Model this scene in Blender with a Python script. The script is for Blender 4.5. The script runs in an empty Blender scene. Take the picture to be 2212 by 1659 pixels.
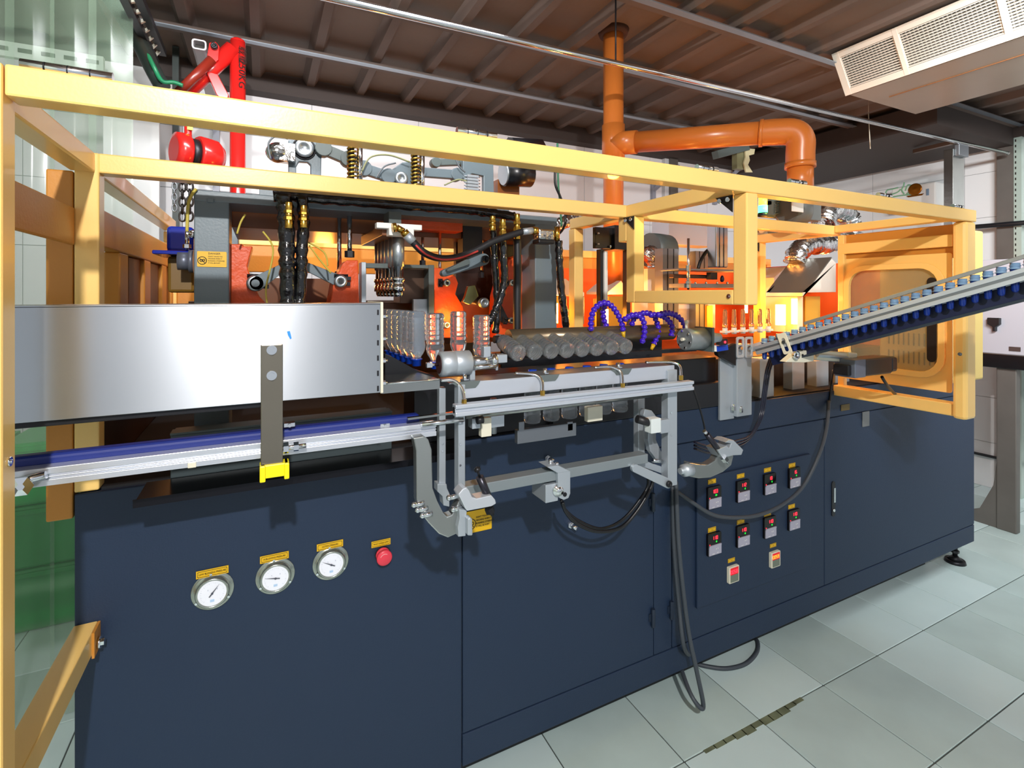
import bpy, math, random
from mathutils import Vector, Matrix
random.seed(7)
S = bpy.context.scene
COL = S.collection
# ---------------------------------------------------------------- camera, world, lights, exposure
H = 1.67; YAW = .4593; FPX = 1091.0; CY = 636.2
cd = bpy.data.cameras.new('camera'); cam = bpy.data.objects.new('camera', cd); COL.objects.link(cam)
cam.location = (0, 0, H); cam.rotation_euler = (math.pi/2, 0, -YAW)
cd.sensor_width = 36; cd.lens = FPX/2212*36; cd.shift_y = -(829.5-CY)/2212; cd.clip_start = .02
S.camera = cam
S.view_settings.view_transform = 'Standard'; S.view_settings.look = 'None'
S.view_settings.gamma = 1; S.view_settings.use_curve_mapping = False
S.view_settings.exposure = 0.16
W = bpy.data.worlds.new('world'); S.world = W; W.use_nodes = True
W.node_tree.nodes['Background'].inputs[0].default_value = (.86, .93, 1.0, 1)
W.node_tree.nodes['Background'].inputs[1].default_value = .56
def lamp(name, kind, loc, energy, color=(1, 1, 1), size=.1, aim=None, sizey=None, spread=None):
    d = bpy.data.lights.new(name, kind); d.energy = energy; d.color = color
    if kind == 'AREA':
        d.size = size
        if spread: d.spread = math.radians(spread)
        if sizey: d.shape = 'RECTANGLE'; d.size_y = sizey
    elif kind != 'SUN': d.shadow_soft_size = size
    o = bpy.data.objects.new(name, d); COL.objects.link(o); o.location = loc
    if aim: o.rotation_euler = (Vector(aim)-Vector(loc)).to_track_quat('-Z', 'Y').to_euler()
    return o
lamp('key_lamp', 'POINT', (-.17, -1.1, 2.9), 285, (1.0, .985, .96), .035)
lamp('wall_fill', 'AREA', (.2, 1.6, 3.0), 23, (.96, .98, 1.0), 1.5, (.4, 3.78, 2.0), .15, 120)  # fill lamp added out of view to brighten the back wall
lamp('wall_fill', 'AREA', (2.8, .2, 2.8), 42, (.94, .98, 1.0), 1.2, (5.65, 2.6, 1.2), .15, 120)  # second added fill, out of view, aimed at the right wall
# ---------------------------------------------------------------- helpers
def P(px, py, y=None, x=None, z=None):
    "a pixel of the 2212x1659 photograph as the point on the plane y=, x= or z= (world metres)"
    u = (px-1106)/FPX; v = (CY-py)/FPX; s, c = math.sin(YAW), math.cos(YAW)
    d = Vector((s+u*c, c-u*s, v))
    if y is not None: t = y/d.y
    elif x is not None: t = x/d.x
    else: t = (z-H)/d.z
    return Vector((d.x*t, d.y*t, H+d.z*t))
def lin(h):
    h = h.lstrip('#'); r = []
    for i in (0, 2, 4):
        a = int(h[i:i+2], 16)/255
        r.append(a/12.92 if a <= .04045 else ((a+.055)/1.055)**2.4)
    return (*r, 1)
MATS = {}
def mat(name, c, rough=.5, metal=0, var=.0, vs=6, bump=0, bs=60, emit=None, es=0, trans=0, alpha=1, coat=0, stretch=None, c2=None, aniso=0, ior=None, rvar=0):
    if name in MATS: return MATS[name]
    m = bpy.data.materials.new(name); m.use_nodes = True; nt = m.node_tree; b = nt.nodes['Principled BSDF']
    b.inputs['Base Color'].default_value = lin(c); b.inputs['Roughness'].default_value = rough; b.inputs['Metallic'].default_value = metal
    if trans: b.inputs['Transmission Weight'].default_value = trans
    if ior: b.inputs['IOR'].default_value = ior
    if alpha < 1: b.inputs['Alpha'].default_value = alpha
    if coat: b.inputs['Coat Weight'].default_value = coat
    if aniso: b.inputs['Anisotropic'].default_value = aniso
    if emit: b.inputs['Emission Color'].default_value = lin(emit); b.inputs['Emission Strength'].default_value = es
    tc = nt.nodes.new('ShaderNodeTexCoord'); src = tc.outputs['Object']
    if stretch:
        mp = nt.nodes.new('ShaderNodeMapping'); mp.inputs['Scale'].default_value = stretch; nt.links.new(src, mp.inputs[0]); src = mp.outputs[0]
    if var or c2:
        n = nt.nodes.new('ShaderNodeTexNoise'); n.inputs['Scale'].default_value = vs; n.inputs['Detail'].default_value = 5; nt.links.new(src, n.inputs['Vector'])
        r = nt.nodes.new('ShaderNodeValToRGB'); r.color_ramp.elements[0].position = .3; r.color_ramp.elements[1].position = .7
        a = lin(c); k = 1-var
        r.color_ramp.elements[0].color = lin(c2) if c2 else (a[0]*k, a[1]*k, a[2]*k, 1); r.color_ramp.elements[1].color = a
        nt.links.new(n.outputs[0], r.inputs[0]); nt.links.new(r.outputs[0], b.inputs['Base Color'])
    if rvar:
        n = nt.nodes.new('ShaderNodeTexNoise'); n.inputs['Scale'].default_value = 9; n.inputs['Detail'].default_value = 6; nt.links.new(tc.outputs['Object'], n.inputs['Vector'])
        q = nt.nodes.new('ShaderNodeMapRange'); q.inputs['To Min'].default_value = max(.03, rough-rvar); q.inputs['To Max'].default_value = rough+rvar
        nt.links.new(n.outputs[0], q.inputs[0]); nt.links.new(q.outputs[0], b.inputs['Roughness'])
    if bump:
        n = nt.nodes.new('ShaderNodeTexNoise'); n.inputs['Scale'].default_value = bs; n.inputs['Detail'].default_value = 3; nt.links.new(src, n.inputs['Vector'])
        bp = nt.nodes.new('ShaderNodeBump'); bp.inputs['Strength'].default_value = bump; bp.inputs['Distance'].default_value = .01
        nt.links.new(n.outputs[0], bp.inputs['Height']); nt.links.new(bp.outputs[0], b.inputs['Normal'])
    MATS[name] = m
    return m
def V(*a): return Vector(a)
def frame_of(d):
    d = Vector(d).normalized(); r = Vector((0, 0, 1)) if abs(d.z) < .95 else Vector((1, 0, 0))
    a = d.cross(r).normalized(); b = a.cross(d).normalized()
    return d, a, b
def catmull(p, k=6, closed=False):
    p = [Vector(q) for q in p]
    if len(p) < 3: return p
    o = []; n = len(p)
    for i in range(n if closed else n-1):
        a, b, c, d = (p[(i-1) % n], p[i], p[(i+1) % n], p[(i+2) % n]) if closed else (p[max(i-1, 0)], p[i], p[i+1], p[min(i+2, n-1)])
        for j in range(k):
            t = j/k
            o.append(.5*((2*b)+(c-a)*t+(2*a-5*b+4*c-d)*t*t+(3*b-a-3*c+d)*t**3))
    if not closed: o.append(p[-1])
    return o
class G:
    def __init__(s): s.v = []; s.f = []; s.s = []
    def add(s, vs, fs, sm=False):
        n = len(s.v); s.v += [Vector(q) for q in vs]; s.f += [tuple(i+n for i in f) for f in fs]; s.s += ([sm]*len(fs) if isinstance(sm, bool) else sm); return s
    def box(s, x0, y0, z0, x1, y1, z1):
        v = [(x, y, z) for z in (z0, z1) for y in (y0, y1) for x in (x0, x1)]
        return s.add(v, [(0, 2, 3, 1), (4, 5, 7, 6), (0, 1, 5, 4), (2, 6, 7, 3), (0, 4, 6, 2), (1, 3, 7, 5)])
    def cb(s, c, x, y, z): c = Vector(c); return s.box(c.x-x/2, c.y-y/2, c.z-z/2, c.x+x/2, c.y+y/2, c.z+z/2)
    def bar(s, a, b, w, h, up=None, off=0):
        a, b = Vector(a), Vector(b); d = (b-a).normalized(); u = Vector(up) if up else (V(0, 0, 1) if abs(d.z) < .95 else V(0, 1, 0))
        r = d.cross(u).normalized(); u = r.cross(d).normalized(); v = []
        for q in (a, b):
            for i, j in ((-1, -1), (1, -1), (1, 1), (-1, 1)): v.append(q+r*i*w/2+u*j*h/2)
        return s.add(v, [(0, 3, 2, 1), (4, 5, 6, 7), (0, 1, 5, 4), (1, 2, 6, 5), (2, 3, 7, 6), (3, 0, 4, 7)])
    def cyl(s, a, b, r, r2=None, n=16, sm=True):
        a, b = Vector(a), Vector(b); r2 = r if r2 is None else r2; d, p, q = frame_of(b-a); v = []
        for c, R in ((a, r), (b, r2)):
            for i in range(n):
                t = 2*math.pi*(i+.5)/n; v.append(c+p*R*math.cos(t)+q*R*math.sin(t))
        f = [(i, i+n, (i+1) % n+n, (i+1) % n) for i in range(n)]
        return s.add(v, f+[tuple(range(n)), tuple(range(2*n-1, n-1, -1))], [sm]*n+[False]*2)
    def lathe(s, a, ax, prof, n=20, sm=True):
        a = Vector(a); d, p, q = frame_of(ax); v = []; m = len(prof)
        for h, R in prof:
            for i in range(n):
                t = 2*math.pi*i/n; v.append(a+d*h+(p*math.cos(t)+q*math.sin(t))*max(R, 1e-5))
        f = [(j*n+i, (j+1)*n+i, (j+1)*n+(i+1) % n, j*n+(i+1) % n) for j in range(m-1) for i in range(n)]
        return s.add(v, f+[tuple(range(n)), tuple(range(m*n-1, (m-1)*n-1, -1))], [sm]*len(f)+[False]*2)
    def tube(s, pts, r, n=8, k=6, closed=False, sub=True):
        p = catmull(pts, k, closed) if sub else [Vector(q) for q in pts]; m = len(p); v = []
        pa = None
        for i, c in enumerate(p):
            if closed: d = p[(i+1) % m]-p[i-1]
            else: d = p[min(i+1, m-1)]-p[max(i-1, 0)]
            if d.length < 1e-7: d = V(0, 0, 1)
            d.normalize()
            if pa is None: _, pa, _ = frame_of(d)
            pa = (pa-d*pa.dot(d)); 
            if pa.length < 1e-6: _, pa, _ = frame_of(d)
            pa.normalize(); q = d.cross(pa)
            R = r(i/max(m-1, 1), i) if callable(r) else r
            for j in range(n):
                t = 2*math.pi*j/n; v.append(c+pa*R*math.cos(t)+q*R*math.sin(t))
        f = [(i*n+j, (i+1) % m*n+j, (i+1) % m*n+(j+1) % n, i*n+(j+1) % n) for i in range(m if closed else m-1) for j in range(n)]
        sm = [True]*len(f)
        if not closed: f += [tuple(range(n)), tuple(range(m*n-1, (m-1)*n-1, -1))]; sm += [False]*2
        f = [tuple(reversed(q)) for q in f]
        return s.add(v, f, sm)
    def prism(s, pts, ext):
        pts = [Vector(q) for q in pts]; ext = Vector(ext); n = len(pts)
        nr = sum(((pts[i]-pts[0]).cross(pts[(i+1) % n]-pts[0]) for i in range(n)), Vector())
        if nr.dot(ext) > 0: pts.reverse()
        v = pts+[q+ext for q in pts]
        return s.add(v, [tuple(range(n)), tuple(range(2*n-1, n-1, -1))]+[(i, i+n, (i+1) % n+n, (i+1) % n) for i in range(n)])
    def ring(s, o, i, ext):
        o = [Vector(q) for q in o]; i = [Vector(q) for q in i]; n = len(o); e = Vector(ext); v = o+i+[q+e for q in o]+[q+e for q in i]; f = []
        nr = sum(((o[k]-o[0]).cross(o[(k+1) % n]-o[0]) for k in range(n)), Vector()); fl = nr.dot(e) > 0
        for k in range(n):
            l = (k+1) % n
            q = [(k, l, l+n, k+n), (k+2*n, k+3*n, l+3*n, l+2*n), (k, k+2*n, l+2*n, l), (k+n, l+n, l+3*n, k+3*n)]
            f += [tuple(reversed(a)) if fl else a for a in q]
        return s.add(v, f)
    def sph(s, c, r, n=10, sz=1):
        return s.lathe(Vector(c)-V(0, 0, r*sz), (0, 0, 1), [(r*sz*(1-math.cos(math.pi*k/n)), r*math.sin(math.pi*k/n)) for k in range(n+1)], 12)
    def hexa(s, a, b, r): return s.cyl(a, b, r, n=6, sm=False)
def rrect(u0, v0, u1, v1, r, n=4):
    o = []
    for cu, cv, a in ((u1-r, v1-r, 0), (u0+r, v1-r, 90), (u0+r, v0+r, 180), (u1-r, v0+r, 270)):
        for k in range(n+1):
            t = math.radians(a+90*k/n); o.append((cu+r*math.cos(t), cv+r*math.sin(t)))
    return o
ORG = {}
def obj(name, g, m, parent=None, bevel=0, label=None, kind=None, seg=2):
    me = bpy.data.meshes.new(name)
    if parent is not None: og = ORG[parent.name]
    else:
        xs = [q.x for q in g.v]; ys = [q.y for q in g.v]; og = V((min(xs)+max(xs))/2, (min(ys)+max(ys))/2, min(q.z for q in g.v))
    me.from_pydata([q-og for q in g.v], [], g.f); me.polygons.foreach_set('use_smooth', g.s); me.update()
    me.materials.append(m)
    o = bpy.data.objects.new(name, me); COL.objects.link(o)
    if parent is not None: o.parent = parent
    else: o.location = og
    ORG[o.name] = og
    if bevel:
        b = o.modifiers.new('bevel', 'BEVEL'); b.width = bevel; b.segments = seg; b.limit_method = 'ANGLE'; b.angle_limit = math.radians(50)
    if label: o['label'] = label
    if kind: o['kind'] = kind
    return o
def tag(o, label, cat, group=None):
    o['label'] = label; o['category'] = cat
    if group: o['group'] = group
    return o
def thing(name, label, cat, loc=(0, 0, 0), group=None):
    o = bpy.data.objects.new(name, None); COL.objects.link(o); o.location = loc; o.empty_display_size = .05
    ORG[o.name] = Vector(loc); return tag(o, label, cat, group)
def struct(name, g, m, parent=None, bevel=0):
    o = obj(name, g, m, parent, bevel)
    if parent is None: o['kind'] = 'structure'
    return o
def dup(root, loc, label=None, rot=None):
    r = root.copy(); COL.objects.link(r); r.location = loc; ORG[r.name] = Vector(loc)
    if rot: r.rotation_euler = rot
    if label: r['label'] = label
    for ch in root.children:
        c = ch.copy(); COL.objects.link(c); c.parent = r
        for gc in ch.children:
            d = gc.copy(); COL.objects.link(d); d.parent = c
    return r
def piece(proto, loc, parent):
    "a repeat of a part that shares its mesh"
    c = proto.copy(); COL.objects.link(c); c.parent = parent; c.location = Vector(loc); return c
def text(s, size, loc, xd, up, m, parent, name='lettering', depth=.0006, align='CENTER', off=.0004, squeeze=1):
    cu = bpy.data.curves.new('t', 'FONT'); cu.body = s; cu.size = size; cu.extrude = depth/2; cu.align_x = align; cu.align_y = 'CENTER'; cu.resolution_u = 2
    to = bpy.data.objects.new('t', cu); COL.objects.link(to)
    me = bpy.data.meshes.new_from_object(to); bpy.data.objects.remove(to); bpy.data.curves.remove(cu)
    xd = Vector(xd).normalized(); up = Vector(up).normalized(); n = xd.cross(up); up = n.cross(xd)
    R = Matrix((xd, up, n)).transposed()
    og = ORG[parent.name]
    for q in me.vertices:
        c = q.co.copy(); c.x *= squeeze; q.co = R @ c + Vector(loc) - og + n*off
    me.materials.clear(); me.materials.append(m); me.name = name
    o = bpy.data.objects.new(name, me); COL.objects.link(o); o.parent = parent; ORG[o.name] = og
    return o
# ---------------------------------------------------------------- materials
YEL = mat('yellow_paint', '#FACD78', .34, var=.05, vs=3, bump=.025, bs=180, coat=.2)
YEL_SHADE = mat('shade_tinted_yellow_paint', '#C98632', .4, var=.06, vs=3, bump=.05, bs=120)  # the frame's yellow with shade and warm glow put into its colour
BLUE = mat('dark_blue_paint', '#172A44', .55, var=.05, vs=2, bump=.10, bs=260)
BLUED = mat('dark_blue_trim', '#1A2638', .45, bump=.08, bs=200)
BLK = mat('black_rubber', '#15151A', .45)
TAPE = mat('black_tape', '#0E0E12', .18, bump=.5, bs=45, coat=.5)
DARK = mat('dark_steel', '#2A2A2E', .4, .6)
GRY = mat('grey_paint', '#6A7880', .4, var=.05, bump=.05, bs=150)
GRYD = mat('dark_grey_paint', '#56605F', .45)
ALU = mat('aluminium', '#BFC6CC', .32, .85, bump=.05, bs=300)
ALUM = mat('matte_aluminium', '#B4BCC4', .42, .55)
ALUD = mat('dull_aluminium', '#8B9096', .4, .8)
CHR = mat('chrome', '#E4E6EA', .12, 1)
SST = mat('stainless_steel', '#BEC2C8', .32, 1, aniso=.85, var=.05, vs=5)
_n = SST.node_tree; _t = _n.nodes.new('ShaderNodeTangent'); _t.direction_type = 'RADIAL'; _t.axis = 'Z'
_n.links.new(_t.outputs[0], _n.nodes['Principled BSDF'].inputs['Tangent']); _n.nodes['Principled BSDF'].inputs['Anisotropic Rotation'].default_value = .25
SSP = mat('polished_stainless', '#A9ABA8', .2, 1, var=.1, vs=12, bump=.03, bs=40)
ORG_ = mat('orange_paint', '#E8571C', .4, var=.12, vs=8, bump=.3, bs=40)
ORGP = mat('orange_pvc', '#C9702E', .3, var=.05, vs=4)
REDP = mat('red_paint', '#C8201C', .25, coat=.3)
BRS = mat('brass', '#C9A24A', .25, 1)
WHT = mat('white_plastic', '#E8E8E4', .4)
CREAM = mat('cream_plastic', '#DDD8C4', .4)
STK = mat('sticker_yellow', '#E2B10C', .4)
INK = mat('black_ink', '#201A10', .6)
LRED = mat('red_digits', '#FF2030', .5, emit='#FF2838', es=3.2)
LORG = mat('amber_digits', '#FF6020', .5, emit='#FF7020', es=4)
LGRN = mat('green_digits', '#20D040', .5, emit='#20E040', es=1.2)
CAPB = mat('blue_cap_plastic', '#1648C8', .25, trans=.2)
BELT = mat('blue_belt', '#0A2274', .5, var=.1)
PET2 = mat('milky_clear_plastic', '#E8F0F6', .08, trans=.9, ior=1.3, coat=.6)
PET = mat('clear_bottle_plastic', '#EAF2FA', .04, trans=.93, ior=1.35)
PETB = mat('pale_blue_preform_plastic', '#4C78D8', .08, trans=.75, ior=1.4)
# ---------------------------------------------------------------- setting
CZ = H+1.45; WY = 3.78; WX = 5.65; LX = -2.4
GROUT = mat('dark_grout', '#4B5250', .8)
TILE = mat('floor_tile', '#D4E8E8', .28, var=.10, vs=2.2, bump=.04, bs=8)
TILE2 = mat('worn_floor_tile', '#C6DAD8', .3, var=.16, vs=3, bump=.04, bs=8)
fl = struct('floor', G().box(LX, -2.0, -.08, WX, WY, -.004), GROUT)
s = .399; fx0 = 1.3535; fy0 = 1.3459
e = .0025
ti = obj('tile', G().box(-s/2+e, -s/2+e, -.006, s/2-e, s/2-e, .0), TILE, fl, bevel=.0015, seg=1)
tj = obj('tile', G().box(-s/2+e, -s/2+e, -.006, s/2-e, s/2-e, .0), TILE2, fl, bevel=.0015, seg=1)
for o_ in (ti, tj):
    for q in o_.data.vertices: q.co += ORG[fl.name]
first = {0: ti, 1: tj}
for i in range(-9, 11):
    for j in range(-5, 7):
        cx = fx0+(i+.5)*s; cy = fy0+(j+.5)*s
        if cx < LX+.2 or cx > WX-.05 or cy > WY-.1 or cy < -.7: continue
        if -.1 < cx < 3.7 and cy > 1.95: continue
        k = random.random() < .35
        l = Vector((cx, cy, 0))-ORG[fl.name]
        if first[k]: o_ = first[k]; o_.location = l; first[k] = None
        else: o_ = piece(ti if not k else tj, l, fl)
        o_.rotation_euler.z = 0
# grime along one joint
GRIME = mat('floor_grime', '#7C8468', .7, var=.5, vs=14)
g = G()
for x in [fx0+.12+k*.05 for k in range(11)]:
    w = .012+.016*random.random(); g.box(x-.027, fy0-w, .0002, x+.027, fy0+.002, .0006)
obj('grime_line', g, GRIME, fl)
WALLM = mat('wall_joint', '#9A9C9E', .6)
PAN = mat('white_wall_panel', '#E6E6E6', .35, var=.04, vs=1.5)
PANB = mat('pale_wall_panel', '#E2E1E4', .35, var=.05, vs=1.5)
wb = struct('wall_back', G().box(LX, WY, 0, WX, WY+.1, CZ), WALLM)
wr = struct('wall_right', G().box(WX, -2.0, 0, WX+.1, WY, CZ), WALLM)
wl = struct('wall_left', G().box(LX-.1, -2.0, 0, LX, WY, CZ), mat('greenish_wall', '#B4BFB2', .6, var=.06))
pw, ph = .76, .39
pb = obj('wall_panel', G().box(-pw/2+.002, -.006, -ph/2+.002, pw/2-.002, 0, ph/2-.002), PANB, wb)
for q in pb.data.vertices: q.co += ORG[wb.name]
n0 = 0
for i in range(-3, 9):
    for j in range(8):
        x = .31+(i-.5)*pw; z = ph*(j+.5)
        if x-pw/2 < LX-.02 or x+pw/2 > WX: continue
        l = Vector((x, WY, z))-ORG[wb.name]
        if n0 == 0: pb.location = l; n0 = 1
        else: piece(pb, l, wb)
pr = obj('wall_panel', G().box(-.006, -pw/2+.002, -ph/2+.002, 0, pw/2-.002, ph/2-.002), PAN, wr)
for q in pr.data.vertices: q.co += ORG[wr.name]
n0 = 0
for i in range(6):
    for j in range(8):
        l = Vector((WX, WY-pw*(i+.5), ph*(j+.5)))-ORG[wr.name]
        if n0 == 0: pr.location = l; n0 = 1
        else: piece(pr, l, wr)
# ceiling: dark decking, ribs, purlins, eave beams
DECK = mat('brown_ceiling_deck', '#705E52', .7, var=.12, vs=2, bump=.1, bs=30)
RIB = mat('ceiling_rib', '#6C5C54', .7, var=.1)
STEELG = mat('galvanised_steel', '#9FA9B4', .35, .7, var=.1, vs=10)
ce = struct('ceiling', G().box(LX, -2.0, CZ, WX, WY, CZ+.05), DECK)
rp = None
for k in range(-7, 18):
    x = -.034+.326*k
    g = G().prism([(x-.05, 0, CZ), (x-.025, 0, CZ-.04), (x+.025, 0, CZ-.04), (x+.05, 0, CZ)], (0, 1, 0))
    if rp is None:
        g = G().prism([(-.05, 0, 0), (-.022, 0, -.045), (.022, 0, -.045), (.05, 0, 0)], (0, 5.7, 0))
        rp = obj('deck_rib', g, RIB, ce)
        for q in rp.data.vertices: q.co += ORG[ce.name]
        rp.location = Vector((x, -1.95, CZ))-ORG[ce.name]
    else: piece(rp, Vector((x, -1.95, CZ))-ORG[ce.name], ce)
for n, (y, x0, x1, h) in enumerate([(3.13, -.6, WX, .05), (2.50, -.6, WX, .05), (1.88, -1.0, WX, .05)]):
    t = struct('trim_%d' % (n+1), G().box(x0, y-.02, CZ-.075, x1, y+.02, CZ-.045), RIB)
    obj('flange', G().box(x0+.02, y-.055, CZ-.079, x1-.02, y-.018, CZ-.075), STEELG, t)
struct('trim_4', G().box(LX, WY-.12, CZ-.13, WX, WY-.006, CZ-.0), mat('dark_eave', '#3A2F2B', .7))
struct('trim_5', G().box(WX-.10, -2, CZ-.16, WX-.006, WY-.12, CZ), mat('dark_eave', '#3A2F2B', .7))
struct('trim_6', G().box(WX-1.3, 1.9, CZ-.22, WX-.1, WY-.12, CZ-.05), mat('dark_eave', '#3A2F2B', .7))
# ---------------------------------------------------------------- machine base cabinet
CF = 1.51; CT = H-.464; CB = .17; CX0 = -.392; CX1 = 3.88; CD = 2.72
cab = thing('machine_cabinet', 'long dark blue steel base cabinet of the blow moulding machine with gauges and controllers', 'machine base', ((CX0+CX1)/2, (CF+CD)/2, 0))
obj('cabinet_body', G().box(CX0, CF+.004, CB, CX1, CD, CT-.006), BLUED, cab, bevel=.006)
obj('underside_shade_block', G().box(CX0+.1, CF+.16, .0, CX1-.2, CD-.1, CB), BLK, cab)  # black block added in place of the shadow under the cabinet
sx = P(997, 1300, CF).x; sx2 = P(1411, 1200, CF).x; sx3 = P(1779, 1100, CF).x
zt2 = P(1100, 985, CF).z
def panel(name, x0, z0, x1, z1, d=.004, m=BLUE, b=.003): return obj(name, G().box(x0, CF-d, z0, x1, CF+.006, z1), m, cab, bevel=b)
panel('front_panel', CX0, CB-.003, sx-.002, CT-.002, .005)
zs = P(1411, 1415, CF).z
panel('lower_rail', sx+.002, CB, CX1-.001, zs-.003)
panel('upper_rail', sx+.002, CT-.13, CX1-.001, CT-.002)
d1 = panel('cabinet_door', sx+.003, zs+.001, sx2-.002, CT-.134)
panel('stile', sx2+.001, zs+.001, P(1449, 1200, CF).x, CT-.134)
dx0 = P(1451, 1200, CF).x
d2 = panel('control_door', dx0, zs+.001, sx3-.002, CT-.134)
panel('end_panel', sx3+.002, zs+.001, CX1-.001, CT-.134)
a = P(1500, 1290, CF); b = P(1745, 990, CF)
obj('instrument_panel', G().box(a.x, CF-.016, P(1500, 1312, CF).z, b.x, CF-.002, P(1600, 1010, CF).z), BLUE, cab, bevel=.004)
for px, py in ((1411, 1335), (1451, 1318), (1411, 1085)):
    c = P(px, py, CF-.012)
    obj('hinge', G().cyl(c-V(0, 0, .035), c+V(0, 0, .035), .008, n=10).cb(c+V(0, .006, 0), .03, .006, .03), BLUED, cab, bevel=.001)
c0 = P(1801, 1078, CF-.008)
lt = obj('door_latch', G().prism([(c0.x+u, c0.y, c0.z+v) for u, v in rrect(-.013, -.085, .013, .085, .012)], (0, .008, 0)), BLK, cab)
obj('latch_keyhole', G().cyl(c0+V(0, -.004, -.055), c0+V(0, .002, -.055), .007).cb(c0+V(0, -.003, .02), .012, .006, .07), CHR, lt)
c0 = P(1870, 905, CF-.006)
obj('name_plate', G().cb(c0, .06, .003, .075), mat('plate_grey', '#77797A', .4, .4), cab)
c0 = P(1826, 880, CF-.006)
obj('sticker', G().cb(c0, .07, .002, .03), mat('faded_sticker', '#5A4A20', .6), cab)
# feet
for fx, fy in ((P(2085, 1205, z=0).x-.12, CF+.09), (CX0+.15, CF+.2), (CX1-.2, CD-.2), (CX0+.15, CD-.2)):
    obj('foot', G().cyl((fx, fy, .0), (fx, fy, .018), .055, .05, n=20).cyl((fx, fy, .018), (fx, fy, .04), .04, .016).cyl((fx, fy, .04), (fx, fy, CB+.01), .013).hexa((fx, fy, .06), (fx, fy, .075), .022), DARK, cab)
# round gauges, sticker labels, stop button
GL = mat('gauge_face', '#F0F2FC', .35); FLG = mat('steel_flange', '#A8AEA6', .25, .85)
LFN = (1, 0, 0)
def sticker(c, w, h, s_, y=CF-.0075, p=None, sz=.006):
    o = obj('label_sticker', G().cb((c.x, y, c.z), w, .0016, h), STK, p or cab)
    obj('sticker_border', G().ring([(c.x+a_, y-.0012, c.z+b_) for a_, b_ in rrect(-w*.46, -h*.38, w*.46, h*.38, .002, 1)], [(c.x+a_, y-.0012, c.z+b_) for a_, b_ in rrect(-w*.45, -h*.33, w*.45, h*.33, .002, 1)], (0, .0006, 0)), INK, o)
    text(s_, sz, (c.x, y-.0012, c.z), LFN, (0, 0, 1), INK, o, 'sticker_text', squeeze=.82)
    return o
for n, (px, py, sxp, syp, wd, s_, ang) in enumerate([(459, 1278, 459, 1236, .072, 'LOW BLOWING PRESSURE', 38), (595, 1246, 593, 1204, .07, 'HI.BLOWING PRESSURE', -78), (715, 1217, 713, 1178, .07, 'ACTION PRESSURE', -62)]):
    c = P(px, py, CF-.012); y0 = CF-.005; K = .78
    gz = obj('pressure_gauge', G().lathe((c.x, y0, c.z), (0, -1, 0), [(0, .062), (.003, .062), (.004, .059), (.004, .0485), (.02, .0485), (.024, .045), (.021, .041), (.010, .0405)], 40), FLG, cab, label='round pressure gauge with white dial')
    obj('dial', G().cyl((c.x, y0-.016, c.z), (c.x, y0-.0195, c.z), .0425, n=36), GL, gz)
    g = G()
    for k in range(28):
        t = math.radians(-135+270*k/27); r1 = .033 if k % 3 else .031
        g.bar((c.x+r1*math.sin(t), y0-.0198, c.z+r1*math.cos(t)), (c.x+.0345*math.sin(t), y0-.0198, c.z+.0345*math.cos(t)), .0006, .0006, (0, 1, 0))
    obj('scale_marks', g, mat('scale_grey', '#9AA0B8', .5), gz)
    t = math.radians(ang); dn = V(math.sin(t), 0, math.cos(t)); cc = V(c.x, y0-.0205, c.z)
    obj('needle', G().prism([cc-dn*.014+V(dn.z, 0, -dn.x)*.0018, cc-dn*.014-V(dn.z, 0, -dn.x)*.0018, cc-V(dn.z, 0, -dn.x)*.0022, cc+dn*.034, cc+V(dn.z, 0, -dn.x)*.0022], (0, -.0008, 0)).cyl(cc, cc+V(0, -.002, 0), .0035), mat('needle_blue', '#1C2440', .4), gz)
    text('4', .006, (c.x-.012, y0-.0196, c.z+.012), LFN, (0, 0, 1), mat('scale_grey', '#9AA0B8', .5), gz, 'dial_numeral')
    text('8', .006, (c.x+.014, y0-.0196, c.z+.012), LFN, (0, 0, 1), mat('scale_grey', '#9AA0B8', .5), gz, 'dial_numeral')
    obj('dial_emblem', G().cb((c.x, y0-.0196, c.z-.024), .012, .0005, .008), mat('pale_blue', '#A8C8EA', .5), gz)
    for t in (90+5, 213, 327):
        t = math.radians(t); q = V(c.x+.055*math.cos(t), y0-.004, c.z+.055*math.sin(t)); obj('screw', G().cyl(q, q+V(0, -.004, 0), .004, n=10), CHR, gz)
    obj('glass', G().cyl((c.x, y0-.022, c.z), (c.x, y0-.0228, c.z), .042, n=36), mat('gauge_glass', '#FFFFFF', .05, alpha=.06), gz)
    for o_ in (gz, *gz.children):
        og = ORG[cab.name]; cc_ = V(c.x, y0, c.z)-og
        for q in o_.data.vertices: q.co = cc_+(q.co-cc_)*K
    sticker(P(sxp, syp, CF-.0075), wd, .019, s_, sz=.0062)
sticker(P(823, 1173, CF-.0075), .055, .018, 'FAULT ANGLE LIMIT', sz=.006)
c = P(829, 1202, CF-.02); eb = obj('stop_button', G().lathe((c.x, CF-.004, c.z), (0, -1, 0), [(0, .020), (.006, .020), (.006, .013), (.018, .013), (.019, .0215), (.026, .0225), (.029, .020), (.030, .0)], 30), mat('red_button', '#E03A4C', .35), cab, label='red mushroom stop button')
obj('arrow_ring', G().tube([(c.x+.013*math.cos(t/10), CF-.0345, c.z+.013*math.sin(t/10)) for t in range(10, 28)], .0009, 6, 2), mat('pale_pink', '#F4B0B4', .5), eb)
obj('button_collar', G().cyl((c.x, CF-.004, c.z), (c.x, CF-.007, c.z), .023, n=24), BLK, eb)
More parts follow.
